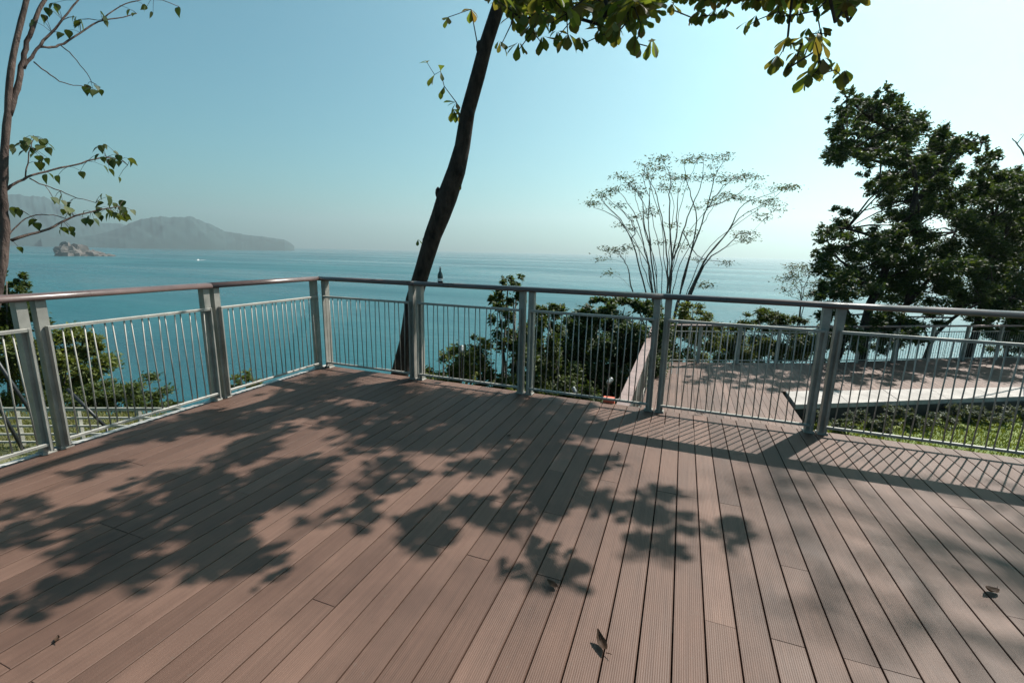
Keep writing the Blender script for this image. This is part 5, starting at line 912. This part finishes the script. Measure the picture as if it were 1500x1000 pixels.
# ------------------------------------------------------------------ grass
def grass(name, label, poly_f, n_, h, m, seed, kind='stuff'):
    r = np.random.default_rng(seed); P = poly_f(r, n_); n_ = len(P)
    a = r.uniform(0, 6.283, n_); H = h * r.uniform(.5, 1.3, n_); wd = .012 + .006 * r.random(n_)
    lean = r.normal(size=(n_, 2)) * .35 * H[:, None]
    s = np.stack([np.cos(a) * wd, np.sin(a) * wd, np.zeros(n_)], 1)
    tip = P + np.stack([lean[:, 0], lean[:, 1], H], 1)
    v = np.stack([P - s, P + s, tip], 1).reshape(-1, 3); f = np.arange(n_ * 3).reshape(-1, 3)
    me = bpy.data.meshes.new(name); me.from_pydata(v.tolist(), [], f.tolist()); me.materials.append(m); set_tint(me, np.repeat(r.random(n_), 3))
    o = bpy.data.objects.new(name, me); C.objects.link(o); tag(o, label, 'grass', kind=kind); return o
def lawn_pts(r, n_):
    x = r.uniform(2.6, 12, n_); y = 6.0 + (np.array([cop_front(t) for t in x]) - .05 - 6.0) * r.random(n_) ** .6
    return np.stack([x, y, np.full(n_, -1.93)], 1)
grass('grass', 'bright green grass of the lawn below the right front railing', lawn_pts, 26000, .07, M_grass, 1)
def ter_pts(r, n_):
    x = r.uniform(-24, -8, n_); y = r.uniform(2.5, 11, n_); z = ground(x, y); k = (z > -4.6) & (z < -4.0) & (r.random(n_) < np.where(y - (6.3 + (x + 17.4) * .443) > 0, 1.0, .35)); return np.stack([x, y, z], 1)[k]
grass('grass', 'dry yellow green grass round the rail fence at lower left', ter_pts, 42000, .16, M_drygrass, 2)

# ------------------------------------------------------------------ rail fence at lower left
fa, fb = Vector((-23.0, 3.85, -4.1)), Vector((-12.6, 8.43, -4.1)); dfn = fb - fa
fc = empty('rail_fence', fa); tag(fc, 'pale horizontal rail fence below the left railing', 'fence')
for q in range(8):
    p_ = dfn * q / 7; mb = MB(); mb.box(p_.x - .04, p_.x + .04, p_.y - .04, p_.y + .04, -.2, 1.05); mb.build('post', M_fence, fc)
for z, h in ((1.10, .09), (.84, .05), (.60, .05), (.36, .05), (.13, .05)):
    mb = MB(); o_ = Vector((.05 * .4, -.06, z)); mb.bar(o_ - dfn * .01, dfn * 1.01 + o_, .05, h); mb.build('rail', M_fence, fc)

# dark stair handrail beside the left terrace
st = B['stair']; s0 = Vector((st[0][0][0], st[0][0][1], gz(st[0][0][0], st[0][0][1])))
sh = empty('stair_handrail', s0); tag(sh, 'dark sloping metal handrail bars seen through the left railing', 'handrail')
for a, b_ in st:
    a, b_ = Vector(a), Vector(b_); d = b_ - a
    mb = MB(); mb.tube([a - s0, b_ - s0], .028, 8); mb.build('rail', M_black, sh, True)
for a in (st[0][0], st[0][1], st[2][1]):
    mb = MB(); mb.tube([Vector((a[0], a[1], gz(a[0], a[1]) - .1)) - s0, Vector(a) - s0], .02, 8); mb.build('post', M_black, sh, True)

# ------------------------------------------------------------------ fallen leaves on the deck
def fallen(x, y, rz, L, W, bend, label):
    nu = 7; vs = []; fs = []
    for i in range(nu):
        t = i / (nu - 1); w_ = W / 2 * math.sin(min(1, t * 1.02 + .04) * 3.05) ** .8
        zc = .004 + bend * L * (t - .4) ** 2 * 2.4
        for s in (-1, -.5, 0, .5, 1):
            vs.append((s * w_ * (1 - .25 * bend), (t - .5) * L, max(.002, zc + abs(s) * w_ * bend * 1.3 + rs.uniform(-.002, .003))))
    for i in range(nu - 1):
        for j in range(4): fs.append((i * 5 + j, i * 5 + j + 1, (i + 1) * 5 + j + 1, (i + 1) * 5 + j))
    r = empty('fallen_leaf', (x, y, .003)); r.rotation_euler = (0, 0, rz); tag(r, label, 'leaf', 'dry leaves fallen on the deck')
    o = mesh_obj('blade', vs, fs, M_dryleaf, r, True); set_tint(o.data, [rs.random()] * len(vs))
    mb = MB(); mb.tube([(0, -L * .5, .006), (.01, -L * .62, .012), (.015, -L * .75, .016)], [.0018, .0016, .0014], 5); mb.build('stalk', M_dryleaf, r)
for a in FALLEN: fallen(a[0], a[1], a[2], a[3], a[4], a[5] * .55, a[6])
